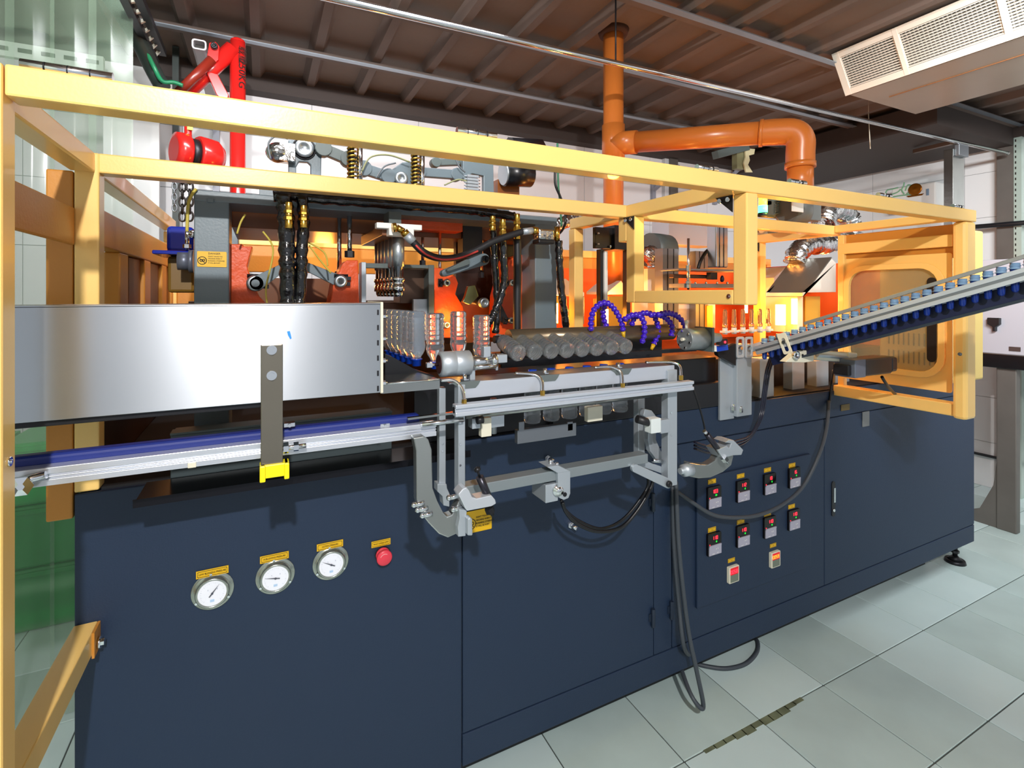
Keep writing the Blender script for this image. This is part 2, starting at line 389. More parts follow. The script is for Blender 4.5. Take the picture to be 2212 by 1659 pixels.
# temperature controllers and timers
KEYP = mat('keypad_grey', '#A9A7B8', .4); LCD = mat('black_lens', '#0C080A', .12)
YI = CF-.016
def seg7(s_, c, h, m, p, name, y):
    S7 = {'0': 'abcdef', '1': 'bc', '2': 'abged', '3': 'abgcd', '4': 'fgbc', '5': 'afgcd', '6': 'afgedc', '7': 'abc', '8': 'abcdefg', '9': 'abcfgd', 'C': 'afed'}
    w = h*.55; g = G(); x = c.x-len(s_)*w*.75+w*.4; t = h*.14
    for ch in s_:
        A, B, Cc, D, E_, F = (x-w/2, c.z+h/2), (x+w/2, c.z+h/2), (x+w/2, c.z), (x+w/2, c.z-h/2), (x-w/2, c.z-h/2), (x-w/2, c.z)
        sg = {'a': (A, B), 'b': (B, Cc), 'c': (Cc, D), 'd': (D, E_), 'e': (E_, F), 'f': (F, A), 'g': (F, Cc)}
        for k in S7[ch]:
            q, r = sg[k]; g.bar((q[0], y, q[1]), (r[0], y, r[1]), t, .0006, (0, 1, 0))
        x += w*1.5
    return obj(name, g, m, p)
CT_ = [(1540, 1052, 1100, '103'), (1602, 1040, 1084, '112'), (1660, 1027, 1067, '13'), (1713, 1017, 1050, '15'), (1540, 1156, 1196, '110'), (1602, 1139, 1178, '110'), (1660, 1122, 1158, '110'), (1712, 1106, 1142, '110')]
for n, (px, pt, pb_, s_) in enumerate(CT_):
    c = P(px, (pt+pb_)/2-3, YI); w, h = .076, .090
    o = obj('temperature_controller', G().prism([(c.x+a_, YI+.004, c.z+b_) for a_, b_ in rrect(-w/2, -h/2, w/2, h/2, .004, 2)], (0, -.014, 0)), LCD, cab, bevel=.001)
    obj('keypad', G().cb((c.x, YI-.0115, c.z-h*.24), w*.9, .004, h*.44).cb((c.x, YI-.0125, c.z-h*.05), w*.9, .004, .004), KEYP, o)
    seg7(s_, V(c.x+.003, 0, c.z+h*.29), .013, LRED, o, 'red_digits', YI-.0112)
    seg7(s_[-2:], V(c.x+.008, 0, c.z+h*.11), .006, LGRN, o, 'green_digits', YI-.0112)
    obj('indicator', G().cb((c.x-w*.38, YI-.0112, c.z+h*.02), .003, .001, .003), LRED, o)
    for k, up in ((.004, 1), (.013, -1)):
        q = V(c.x+k, YI-.0142, c.z-h*.2); obj('key_arrow', G().prism([q+V(-.003, 0, -.002*up), q+V(.003, 0, -.002*up), q+V(0, 0, .003*up)], (0, -.0006, 0)), WHT, o)
    obj('key_print', G().cb((c.x-.012, YI-.0142, c.z-h*.40), .014, .0006, .0016).cb((c.x+.012, YI-.0142, c.z-h*.38), .010, .0006, .0016), WHT, o)
    sticker(P(px-2, pt-12, YI-.001), .044, .018, '\u2014', y=YI-.001, sz=.012)
for px, py, lm, s_ in ((1581, 1235, LRED, '0058'), (1671, 1203, LORG, '0059')):
    c = P(px, py+3, YI); w, h = .060, .068
    o = obj('timer_display', G().prism([(c.x+a_, YI+.004, c.z+b_) for a_, b_ in rrect(-w/2, -h/2, w/2, h/2, .004, 2)], (0, -.016, 0)), CREAM, cab, bevel=.001)
    obj('lens', G().cb((c.x+.001, YI-.0125, c.z+h*.22), w*.78, .001, h*.42), mat('red_lens', '#701018', .2, emit='#FF1020', es=.5), o)
    seg7(s_, V(c.x, 0, c.z+h*.2), .013, lm, o, 'timer_digits', YI-.0138)
    obj('cover', G().cb((c.x+.001, YI-.0125, c.z-h*.22), w*.78, .001, h*.44), mat('grey_green_cover', '#70786A', .3), o)
    sticker(P(px-1, py-25, YI-.001), .040, .016, '\u2014', y=YI-.001, sz=.012)
# warning sticker on cabinet (behind the yoke) and on the press column
def danger(c, w, h, y, p, head=True):
    o = obj('warning_sticker', G().prism([(c.x+a_, y, c.z+b_) for a_, b_ in rrect(-w/2, -h/2, w/2, h/2, .002, 1)], (0, -.001, 0)), STK, p, label='yellow warning sticker with crossed-out round symbol')
    q = V(c.x-w*.33, y-.0014, c.z-h*.1); R = h*.24
    obj('ban_symbol', G().tube([(q.x+R*math.cos(t*.5236), q.y, q.z+R*math.sin(t*.5236)) for t in range(12)], .0011, 5, 2, closed=True).bar(q+V(-R*.7, 0, R*.7), q+V(R*.7, 0, -R*.7), .0018, .0008, (0, 1, 0)).tube([(q.x-R*.2+R*.3*math.cos(t*.785), q.y, q.z+R*.3*math.sin(t*.785)) for t in range(8)], .001, 4, 2, closed=True).tube([(q.x+R*.35+R*.25*math.cos(t*.785), q.y, q.z+R*.1+R*.25*math.sin(t*.785)) for t in range(8)], .001, 4, 2, closed=True), INK, o)
    if head: text('DANGER', h*.17, (c.x+w*.08, y-.0012, c.z+h*.36), LFN, (0, 0, 1), INK, o, 'sticker_text')
    for k, s_ in enumerate(('DON\'T TOUCH THE', 'MACHINE WHEN IT', 'RUNNING OTHERWISE', 'IT WILL BE HURT')):
        text(s_, h*.11, (c.x-w*.13, y-.0012, c.z+h*(.17-.14*k)), LFN, (0, 0, 1), INK, o, 'sticker_text', align='LEFT', squeeze=.8)
    return o
danger(P(1035, 1124, CF-.007), .088, .07, CF-.007, cab, False)
# deck plate with front lip
obj('deck_plate', G().box(CX0+.02, CF+.02, CT-.006, CX1-.03, CD-.02, CT), mat('black_deck', '#101014', .75, .0, var=.2, vs=5), cab)
# ---------------------------------------------------------------- yellow guard frame
FT = H+.336; T = .047; FB = FT-T; FY = .983; FX1 = 2.552
gf = thing('guard_frame', 'yellow painted square-tube guard frame around the upper machine', 'guard frame', (1.05, 1.7, 0))
def fb(name, x0, y0, z0, x1, y1, z1, m=YEL, b=.004, l=None): return obj(name, G().box(x0, y0, z0, x1, y1, z1), m, gf, bevel=b, label=l)
fb('beam', -.336, FY, FB, FX1, FY+T, FT)
fb('post', -.39, FY, .0, -.338, FY+T, FT+.001)
fb('beam', -.402, FY+T, FB, -.355, CF, FT)
fb('beam', -.402, FY+T, H+.115, -.392, CF, H+.203, YEL_SHADE)
fb('beam', -.35, CF, FB, FX1, CF+T, FT, l='second front rail, further back')
fb('post', -.394, CF-.001, CT, -.347, CF+T, FT)
fb('post', -.445, CF, P(130, 1125, CF).z, -.396, CF+T, FB, YEL_SHADE)
# left end wall behind
fb('beam', -.40, CF+T, FB, -.353, 2.75, FT)
fb('beam', -.40, CF+T, H+.12, -.36, 2.75, H+.215, YEL_SHADE)
fb('sill', -.40, CF+T, CT, -.36, 2.75, CT+.3, mat('dark_brown_base', '#3A2A20', .4, .4))  # yellow sill coloured dark brown to hold the shade on it
for y in (1.78, 2.12, 2.46, 2.7): fb('stile', -.40, y, CT+.3, -.362, y+.10, H+.12, YEL_SHADE)
fb('side_door_panel', -.385, 1.95, CT+.3, -.375, 2.7, H+.12, mat('brown_door', '#7A4A24', .5))
# low tie beam at the left towards the front post
g = G().box(-.393, .75, H-.824, -.348, CF-.006, H-.77)
tb = obj('low_rail', g, YEL, gf, bevel=.003)
obj('end_plate', G().box(-.348, CF-.055, H-.83, -.343, CF-.006, H-.772), YEL_SHADE, tb)
q = V(-.342, CF-.03, H-.81); obj('bolt', G().cyl(q, q+V(.006, 0, 0), .013, n=16).hexa(q+V(.004, 0, 0), q+V(.012, 0, 0), .008), CHR, tb)
for k in range(2):
    q = V(-.372, .80+k*.09, H-.7695); obj('slot', G().cyl(q, q+V(0, 0, .0008), .01, n=12), INK, tb)
# hanging side panel 1
def side(name, x, y0, y1, zb, post0=True, post1=True):
    fb('beam', x-T/2, y0, FB, x+T/2, y1, FT-.001)
    if post0: fb('post', x-T/2, y0-.002 if y0 > 1.2 else FY-.0, zb, x+T/2, y0+T, FB)
    if post1: fb('post', x-T/2, y1-T, zb, x+T/2, y1, FB)
fb('beam', 1.225, FY+T, FB, 1.272, CF, FT-.001)
fb('post', 1.225, FY, H-.03, 1.272, FY+T, FB)
fb('post', 1.225, CF-T, H-.03, 1.272, CF, FB)
fb('beam', 1.225, FY+T, H-.03, 1.272, CF-T, H+.014)
fb('beam', 1.225, CF+T, FB, 1.272, 1.90, FT-.001)
fb('post', 1.225, 1.86, CT, 1.272, 1.907, FB)
fb('post', 1.225, CF, H+.2, 1.272, CF+T, FB)
fb('beam', 2.49, CF+T, FB, 2.537, 1.95, FT-.001)
fb('post', 2.49, 1.91, CT, 2.537, 1.957, FB)
for x, y in ((1.225, FY+T), (1.225, CF-T), (2.48, 1.91)):   # dark corner gussets with bolts
    gs = obj('gusset', G().prism([(x-.004, y+.0, FB), (x-.004, y+.06, FB), (x-.004, y, FB-.05)], (.004, 0, 0)), DARK, gf)
    for k in (0, 1): q = V(x-.004, y+.012+.03*k, FB-.012); obj('bolt', G().cyl(q, q+V(-.006, 0, 0), .007, n=12), CHR, gs)
fb('added_dark_sheet', -.3, 2.70, CT+.01, 1.2, 2.715, H-.03, mat('dark_brown_base', '#3A2A20', .4, .4))  # dark sheet added to shut out the bright wall behind the press
# rear of the frame
fb('beam', -.40, 2.74, FB-.05, 3.7, 2.79, FT-.05)
fb('post', 3.65, 2.74, CT, 3.7, 2.79, FB-.05)
fb('post', -.40, 2.74, CT, -.35, 2.79, FB-.05)
rz1 = P(700, 535, 2.74).z
fb('rear_rail', -.35, 2.745, rz1-.13, 3.65, 2.785, rz1, YEL_SHADE)
fb('rear_rail', -.35, 2.745, CT, 3.65, 2.785, CT+.12, YEL_SHADE)
for x in (-.35, .28, .92, 1.5, 2.1, 2.75, 3.3): fb('rear_stile', x, 2.75, CT+.12, x+.09, 2.78, rz1-.13, YEL_SHADE)
# right end wall
xe = 2.47; xo = FX1
fb('post', xe, FY, H-.495, xo, FY+T, FB, b=.012)
fb('beam', xe+.03, FY+T, FB+.012, xo, CF, FT)
zb0 = H-.49
fb('beam', xe+.02, FY+T, zb0, xo, CF, zb0+.05)
fb('post', xe+.055, CF-.03, zb0, xo, CF, FB)
# outer louvre plates
for n, (pa, pb_) in enumerate([((2040, 471), (1835, 498)), ((2048, 507), (1840, 522)), ((2048, 530), (1840, 549))]):
    pass
def yz(x, y0, z0, y1, z1, r, n=5): return [(x, a_, b_) for a_, b_ in rrect(y0, z0, y1, z1, r, n)]
XP = xe+.062
zz = lambda px, py: P(px, py, x=XP).z
fb('louvre_plate', XP-.008, FY+T+.02, H+.196, XP, CF, H+.247)
fb('louvre_back', XP+.012, FY+T, H+.15, XP+.016, CF, FB, YEL_SHADE)
# door with rounded window
dz0 = zb0+.085; dz1 = H+.172
dr = obj('end_door', G().ring(yz(XP, FY+T+.025, dz0, CF+.0, dz1, .01), yz(XP, FY+T+.07, dz0+.075, CF-.055, dz1-.06, .07), (.006, 0, 0)), YEL, gf, bevel=.002, label='end door with rounded window')
obj('window_rim', G().ring(yz(XP-.012, FY+T+.045, dz0+.05, CF-.03, dz1-.035, .09), yz(XP-.012, FY+T+.07, dz0+.075, CF-.055, dz1-.06, .07), (.012, 0, 0)), YEL, dr, bevel=.002)
obj('window_pane', G().box(XP+.010, FY+T+.06, dz0+.06, XP+.014, CF-.045, dz1-.05), mat('smoky_pane', '#9A8F70', .12, alpha=.5), dr)
obj('handle_slot', G().prism(yz(XP-.002, FY+T+.078, dz0+.12, FY+T+.112, dz1-.1, .016), (.002, 0, 0)), DARK, dr)
# cream perforated housing seen through the window
vh = thing('vented_housing', 'cream steel housing with vent slots behind the rounded end window', 'housing', (3.01, 1.35, CT+.05))
obj('housing_body', G().box(2.86, 1.19, CT+.05, 3.16, 1.5, H+.31), mat('cream_paint', '#C8AE66', .5), vh, bevel=.01)
g = G()
for r in range(3):
    for k in range(12): g.box(2.856, 1.21+k*.022, H-.34+r*.09, 2.861, 1.214+k*.022, H-.28+r*.09)
o = obj('vent_slots', g, INK, vh); o['kind'] = 'stuff'
# chrome rail hinges lying on the front rail
for n, (px, py, ln) in enumerate([(148, 149, .11), (1030, 281, .09), (1527, 351, .075), (1722, 381, .075), (1910, 411, .075), (2068, 436, .075)]):
    c = P(px, py+4, FY+.012); c.z = FT+.006
    h_ = obj('barrel_hinge', G().cyl(c-V(ln/2, 0, 0), c+V(ln/2, 0, 0), .008, n=14), CHR, gf)
    for k in (-.25, 0, .25): q = c+V(ln*k, 0, 0); obj('knuckle_gap', G().cyl(q-V(.0008, 0, 0), q+V(.0008, 0, 0), .0084, n=14), DARK, h_)
for px, py in ((18, 998), (1575, 640), (2074, 765)):
    if px == 18: q = V(-.338, FY+.022, P(18, 998, x=-.338).z); d = V(.003, 0, 0)
    elif px == 1575: q = P(px, py, x=1.225); d = V(-.003, 0, 0)
    else: q = P(px, py, x=xe); d = V(-.003, 0, 0)
    obj('bolt', G().cyl(q, q+d, .007, n=12).cyl(q+d, q+d*1.5, .003, n=8), CHR, gf)
# ---------------------------------------------------------------- shape helpers on a plane of constant depth
def pl(name, pts, y, th, m, parent, bevel=.0015, label=None):
    return obj(name, G().prism([P(a_, b_, y) for a_, b_ in pts], (0, th, 0)), m, parent, bevel=bevel, label=label)
def bx(name, px0, py0, px1, py1, y, th, m, parent, bevel=.0015, label=None):
    a_ = P(px0, py0, y); b_ = P(px1, py1, y)
    z0, z1 = sorted((a_.z, b_.z)); return obj(name, G().box(a_.x, y, z0, b_.x, y+th, z1), m, parent, bevel=bevel, label=label)
def rod(name, p, q, y, r, m, parent, y2=None, n=12): return obj(name, G().cyl(P(*p, y), P(*q, y2 or y), r, n=n), m, parent)
def hose(name, pts, y, r, m, label, cat, group=None, n=8):
    pts = [P(*p[:2], p[2] if len(p) > 2 else y) for p in pts]
    return tag(obj(name, G().tube(pts, r, n), m), label, cat, group)
def disc(g, c, r, d=.012, ax=(0, -1, 0)):
    return g.lathe(c, ax, [(0, r), (d*.7, r), (d, r*.85), (d, r*.45), (d*.7, r*.4), (d*.7, 0)], 22)
# ---------------------------------------------------------------- clamping press
PY = 1.70
pr_ = thing('clamping_press', 'grey steel portal press with orange mould carriers in the middle of the machine', 'press', (.43, 1.9, CT))
lx0, lx1 = P(419, 500, PY).x, P(495, 500, PY).x; rx0, rx1 = P(1156, 600, PY).x, P(1203, 600, PY).x
pt = P(419, 410, PY).z; pbm = P(560, 443, PY).z
obj('column', G().box(lx0, PY, CT, lx1, PY+.16, pt), GRY, pr_, bevel=.003)
obj('column', G().box(rx0, PY, CT, rx1, PY+.16, pt), GRY, pr_, bevel=.003)
obj('top_beam', G().box(lx0-.001, PY-.002, pbm, rx1+.001, PY+.17, pt+.001), GRY, pr_, bevel=.003)
obj('column', G().box(lx0, 2.35, CT, lx1, 2.45, pt), GRY, pr_, bevel=.003)
obj('column', G().box(rx0, 2.35, CT, rx1, 2.45, pt), GRY, pr_, bevel=.003)
danger(P(458, 560, PY-.001), .074, .045, PY-.001, pr_)
bx('lifting_lug', 447, 428, 462, 437, PY-.006, .006, GRY, pr_)
for px in (436, 485, 1140): 
    q = P(px, 409, PY+.05); q.z = pt; obj('bolt', G().hexa(q, q+V(0, 0, .008), .011), DARK, pr_)
upx0, upx1 = P(500, 500, 1.88).x, P(1150, 500, 1.88).x; uz = P(820, 507, 1.88).z
BRN = mat('brown_primer', '#8A4E22', .35, var=.35, vs=6)
obj('upper_platen', G().box(upx0, 1.88, uz, upx1, 2.3, uz+.09), BRN, pr_, bevel=.003)
obj('upper_platen_rib', G().box(P(860, 1, 1.8).x, 1.80, P(900, 495, 1.8).z, P(1000, 1, 1.8).x, 1.88, P(900, 468, 1.8).z), ORG_, pr_, bevel=.003)
ZL = CT+.0
for px, pw_, p0, p1, y in ((733, .010, 448, 600, 1.86), (755, .011, 448, 556, 1.80), (950, .008, 470, 640, 1.86), (913, .008, 490, 575, 1.90), (1040, .009, 470, 600, 1.9)):
    rd = rod('guide_rod', (px, p0), (px, p1), y, pw_*.75, CHR, pr_)
    q = P(px, p1, y); obj('rod_nut', G().hexa(q-V(0, 0, .0), q+V(0, 0, .022), pw_*1.5), BLK, rd)
oY = 1.78
pl('mould_carrier', [(498, 660), (498, 527), (524, 527), (526, 532), (546, 532), (541, 548), (534, 575), (541, 598), (560, 640), (578, 660)], oY, .12, ORG_, pr_, .003)
pl('mould_carrier', [(712, 662), (722, 606), (733, 585), (740, 570), (750, 562), (774, 562), (776, 662)], oY, .12, ORG_, pr_, .003)
pl('mould_carrier', [(938, 730), (938, 578), (958, 580), (968, 592), (984, 596), (990, 612), (984, 635), (1000, 662), (1010, 730)], oY, .12, ORG_, pr_, .003)
pl('mould_carrier', [(1075, 732), (1080, 640), (1090, 600), (1100, 560), (1142, 545), (1142, 732)], oY+.03, .10, ORG_, pr_, .003)
bx('mould_back_plate', 545, 600, 720, 700, 2.05, .03, BRN, pr_)
bx('mould_back_plate', 985, 500, 1142, 735, 2.0, .03, mat('near_black_brown', '#2C1A12', .3, .3), pr_)  # second back plate in a much darker brown
bx('valve_manifold', 1000, 478, 1042, 560, 1.86, .06, BLK, pr_)
bx('lower_beam', 498, 655, 1142, 735, 1.92, .05, BRN, pr_)
# clamp linkages and pivots
for n, (px, py, r) in enumerate([(552, 612, .026), (735, 608, .021), (963, 611, .014), (963, 702, .013), (1104, 611, .014), (1102, 692, .013)]):
    c = P(px, py, oY-.012)
    pv = obj('pivot', disc(G(), c, r, .018), ALU, pr_)
    obj('pivot_socket', G().cyl(c+V(0, -.015, 0), c+V(0, -.0128, 0), r*.36, n=6, sm=False), BLK, pv)
    if n > 1:
        obj('pivot_bolts', G().cyl(c+V(-.019, .004, .008), c+V(-.019, -.008, .008), .005, n=8).cyl(c+V(-.019, .004, -.008), c+V(-.019, -.008, -.008), .005, n=8).cb(c+V(-.019, .006, 0), .016, .008, .03), DARK, pv)
    else:
        k = 1 if n == 0 else 1
        obj('pivot_clamp', G().cb(c+V(r*1.15, .004, r*.5), .02, .016, .012).cb(c+V(r*1.15, .004, -r*.4), .016, .016, .012).cyl(c+V(-r*.9, .003, r*.9), c+V(r*1.2, .003, r*.9), .006, n=8), DARK, pv)
def link(name, a_, b_, y, r0, r1, th, m, parent):
    A, B = P(*a_, y), P(*b_, y); d = (B-A).normalized(); n_ = V(-d.z, 0, d.x); pts = []
    t0 = math.atan2(n_.z, n_.x)
    for k in range(9): t = t0+math.pi*k/8; pts.append(A+V(math.cos(t), 0, math.sin(t))*r0)
    for k in range(9): t = t0+math.pi+math.pi*k/8; pts.append(B+V(math.cos(t), 0, math.sin(t))*r1)
    return obj(name, G().prism(pts, (0, th, 0)), m, parent, bevel=.0015)
link('link_arm', (555, 612), (612, 577), oY-.03, .022, .012, .018, GRY, pr_)
link('link_arm', (735, 608), (646, 568), oY+.0, .02, .012, .018, GRY, pr_)
link('link_arm', (962, 590), (1046, 560), oY-.12, .012, .021, .03, GRY, pr_)
link('link_arm', (968, 584), (1010, 566), oY-.14, .004, .010, .02, GRYD, pr_)
c = P(1046, 560, oY-.13); obj('pivot', disc(G(), c, .013, .02), DARK, pr_)
c = P(1043, 654, oY-.10); obj('roller', disc(G(), c, .019, .02), ALUD, pr_)
rod('roller_axle', (1043, 654), (1020, 650), oY-.08, .012, DARK, pr_, y2=oY)
pl('valve_bracket', [(1012, 618), (1026, 616), (1034, 640), (1016, 658), (1000, 652), (1005, 642)], oY-.09, .02, mat('olive_metal', '#8A8658', .3, .7), pr_)
link('link_arm', (1090, 690), (1075, 650), oY, .016, .008, .016, DARK, pr_)
# central mould: grey plates, brown block
bx('mould_edge_plate', 781, 566, 791, 662, 1.66, .05, ALUM, pr_)
bx('mould_crossbar', 791, 568, 852, 580, 1.68, .03, GRYD, pr_)
bx('mould_half', 864, 578, 932, 655, 1.80, .10, mat('brown_steel', '#5C4436', .35, .6), pr_)
bx('mould_edge_plate', 926, 572, 938, 735, 1.74, .12, GRYD, pr_)
bx('mould_inner_plate', 893, 646, 926, 735, 1.76, .02, ALUM, pr_)
bx('mould_top_plate', 864, 571, 926, 580, 1.72, .05, GRYD, pr_)
# ---------------------------------------------------------------- stretch cylinder bank
sc_ = thing('stretch_cylinder_bank', 'row of six silver stretch cylinders hanging under a white block', 'cylinder bank', (P(860, 1, 1.6).x, 1.75, P(860, 640, 1.6).z))
cx = P(860, 1, 1.60).x; Z = lambda py: P(860, py, 1.60).z
for k in range(6):
    y = 1.60+.055*k
    o = obj('cylinder_barrel', G().lathe((cx, y, Z(576)), (0, 0, 1), [(0, .0195), (Z(512)-Z(576), .0195)], 18), ALU, sc_)
    obj('lower_sleeve', G().lathe((cx, y, Z(641)), (0, 0, 1), [(0, .010), (.008, .014), (.018, .0145), (.018, .0205), (.036, .0205), (.037, .018), (.05, .018), (.051, .0215), (.062, .0215), (.063, .0165), (Z(576)-Z(641), .0165)], 18), CHR, o)
obj('top_block', G().box(cx-.055, 1.58, Z(512), cx+.02, 1.95, Z(488)), BRN, sc_, bevel=.002)
a_ = P(811, 500, 1.57)
obj('white_manifold', G().box(a_.x, 1.55, P(850, 496, 1.57).z, P(908, 1, 1.57).x, 1.58, P(850, 484, 1.57).z).box(P(836, 1, 1.57).x, 1.54, P(850, 511, 1.57).z, P(889, 1, 1.57).x, 1.58, P(850, 494, 1.57).z), WHT, sc_, bevel=.002)
obj('hanger', G().box(cx-.02, 1.64, Z(488), cx+.02, 1.72, pbm), GRYD, sc_)
# hose with red stripe from the block, black hose further on
HB = mat('hydraulic_hose', '#17171C', .5); HR = mat('red_stripe', '#C23A34', .45)
hs = thing('pressure_hose', 'black hydraulic hose with red printed stripe sagging from brass elbow', 'hose', P(960, 550, 1.55))
hp = [P(*p, 1.52) for p in ((890, 520), (915, 545), (950, 558), (990, 555), (1030, 540), (1065, 522), (1110, 506), (1130, 500))]
obj('hose_body', G().tube(hp, .0115, 10), HB, hs)
obj('printed_stripe', G().tube([q+V(.0, -.0095, -.004) for q in catmull(hp, 3)[1:13]], .0035, 6, 2), HR, hs)
for a_, b_, r, m in (((848, 492), (856, 491), .014, BRS), ((856, 491), (872, 500), .010, BRS), ((872, 500), (879, 508), .013, BRS), ((878, 507), (892, 522), .0145, ALUM), ((1128, 501), (1150, 498), .012, ALUM), ((1150, 498), (1160, 499), .014, BRS)):
    obj('hose_fitting', G().cyl(P(*a_, 1.52), P(*b_, 1.52), r, n=10), m, hs)
fv = thing('foil_wrapped_valve', 'small valve wrapped in crumpled silver foil by right press column', 'valve', P(1182, 525, 1.6))
FOIL = mat('foil', '#C8C8C6', .22, 1, bump=1.0, bs=22)
bx('valve_body', 1164, 493, 1199, 519, 1.58, .05, FOIL, fv, .008)
bx('valve_cover', 1164, 516, 1199, 527, 1.58, .05, DARK, fv, .004)
rod('valve_elbow', (1203, 520), (1203, 490), 1.60, .011, BRS, fv)
# taped hoses
def taped(name, pts, y, r, label, group='black tape wrapped hoses on the press'):
    pts = [P(p[0], p[1], p[2] if len(p) > 2 else y) for p in pts]
    return tag(obj(name, G().tube(pts, lambda t, i: r*(1+.10*math.sin(i*1.7)+.05*math.sin(i*4.1)), 12, 8), TAPE), label, 'hose', group)
taped('taped_hose', [(590, 424), (640, 424), (700, 430), (800, 437), (900, 445), (1000, 452), (1060, 460), (1110, 468)], 1.64, .0165, 'thick black taped hose running along under the press top beam')
taped('taped_hose', [(612, 420, 1.62), (618, 470), (620, 540), (622, 600), (622, 662)], 1.62, .023, 'left black taped hose dropping behind the steel box')
taped('taped_hose', [(652, 425, 1.62), (656, 480), (652, 540), (650, 600), (646, 664)], 1.62, .017, 'right black taped hose dropping behind the steel box')
taped('taped_hose', [(1066, 495), (1068, 560), (1072, 610), (1074, 670), (1070, 720)], 1.60, .0125, 'thin black taped hose left of three beside the right column')
taped('taped_hose', [(1086, 500), (1088, 560), (1090, 600), (1082, 640), (1070, 670), (1060, 690), (1050, 706)], 1.56, .0125, 'shiny black hose curving down left towards the bottles')
tag(obj('rubber_hose', G().tube([P(1117, 515, 1.58), P(1118, 580, 1.58), P(1117, 650, 1.58), P(1117, 722, 1.58)], .0145, 12), BLK), 'straight black rubber hose in front of right press column', 'hose')
taped('taped_hose', [(1207, 520), (1208, 560), (1212, 620), (1220, 680), (1224, 716)], 1.60, .014, 'black taped hose hanging right of the right press column')
# brass couplings, standing on the hoses
def coupling(px, py, h, y, label):
    c = P(px, py, y); t = thing('brass_coupling', label, 'coupling', c-V(0, 0, h), 'brass hose couplings on the press')
    for n, (a_, b_, r) in enumerate(((0, .3, .010), (.3, .42, .014), (.42, .55, .010), (.55, .68, .0145), (.68, 1, .011))):
        o = obj('hex_nut' if n % 2 else 'ferrule', (G().hexa if n % 2 else G().cyl)(c-V(0, 0, h*a_), c-V(0, 0, h*b_), r), BRS, t, bevel=.0008)
for a_ in ((624, 437, .075, 1.585, 'brass coupling on leftmost taped hose'), (656, 444, .065, 1.585, 'brass coupling on second taped hose from left'), (1064, 467, .05, 1.575, 'small brass coupling on leftmost of the right hoses'), (1086, 474, .075, 1.54, 'brass coupling on middle of the right hoses'), (1117, 462, .088, 1.56, 'large brass elbow coupling on straight rubber hose')): coupling(*a_)
for n, (pts, lb) in enumerate([([(568, 500, 1.7), (590, 540), (575, 620), (577, 655)], 'left'), ([(512, 505), (520, 480), (530, 463)], 'short'), ([(668, 530), (690, 560), (715, 590)], 'right'), ([(660, 520), (700, 545), (708, 575)], 'upper right')]):
    pts = [P(p[0], p[1], 1.68) for p in pts]
    tag(obj('air_line', G().tube(pts, .003, 6), mat('yellow_air_line', '#C2B04A', .3)), 'thin yellow air line on the press, the %s one' % lb, 'air line')
tag(obj('air_line', G().tube([P(*p, 1.69) for p in ((424, 408), (415, 420), (407, 440), (405, 470), (404, 500))], .0045, 6), mat('yellow_air_line', '#C2B04A', .3)), 'yellow air line bending down left of grey press column', 'air line')
# ---------------------------------------------------------------- toggle mechanism above the press
tg = thing('toggle_mechanism', 'grey toggle linkage with levers, springs and black motor above the press beam', 'mechanism', (.4, 2.0, pt))
ty = 2.0
pl('toggle_plate', [(623, 302), (690, 306), (695, 312), (693, 430), (671, 430), (671, 356), (664, 350), (646, 349), (640, 360), (640, 430), (623, 430)], ty, .025, GRY, tg, .003)
c = P(657, 321, ty-.004); o = obj('plate_pivot', disc(G(), c, .034, .016), ALU, tg); obj('pivot_rim', G().lathe(c, (0, -1, 0), [(-.002, .041), (.002, .041), (.002, .036), (-.002, .036)], 24), BLK, o)
pl('toggle_plate', [(835, 395), (848, 365), (870, 350), (893, 348), (905, 358), (905, 380), (895, 400), (870, 420), (835, 420)], ty-.02, .025, GRY, tg, .003)
c = P(866, 386, ty-.03); obj('plate_pivot', disc(G(), c, .026, .014), ALU, tg)
pl('toggle_plate', [(1000, 345), (1066, 350), (1068, 445), (1045, 445), (1045, 380), (1020, 375), (1000, 390)], ty, .025, GRY, tg, .003)
def arm(a_, b_, r, y, m=GRYD): A, B = P(*a_, y), P(*b_, y); return obj('lever_arm', G().bar(A, B, .03, r*2, (0, 0, 1)).cyl(A-V(0, .02, 0), A+V(0, .02, 0), r*1.5).cyl(B-V(0, .02, 0), B+V(0, .02, 0), r*1.5), m, tg, bevel=.002)
arm((698, 322), (752, 345), .020, ty-.01); arm((785, 365), (838, 382), .020, ty-.01, GRY); arm((905, 372), (985, 378), .018, ty-.01, GRY); arm((940, 352), (1000, 350), .014, ty+.05)
for px in (760, 897):
    c0, c1 = P(px, 300 if px < 800 else 325, ty-.05), P(px, 415 if px < 800 else 430, ty-.05)
    g = G(); n_ = 20; pts = []
    L = c0.z-c1.z; tn = 13
    for k in range(tn*8+1): t = k/8*2*math.pi; pts.append((c1.x+.015*math.cos(t), c1.y+.015*math.sin(t), c1.z+L*k/(tn*8)))
    o = obj('coil_spring', G().tube(pts, .0042, 6, 1, sub=False), BRS, tg)
    obj('spring_rod', G().cyl(c1, c0, .009), DARK, o)
    obj('chrome_column', G().cyl(c1+V(.03, .01, 0), c0+V(.03, .01, .0), .011), CHR, tg)
g = G()
c = P(600, 330, ty-.02)
obj('foil_wrapped_end', G().sph(c, .04, 10, .9).cb(c+V(.03, 0, .0), .05, .06, .06), FOIL, tg)
c = P(1020, 395, ty-.06)
g = G()
for k in range(5): g.cb(c+V(0, 0, .026-.013*k), .05, .02, .010).cyl(c+V(-.035, 0, .026-.013*k), c+V(.035, 0, .026-.013*k), .003, n=6)
obj('valve_block', g, ALUM, tg)
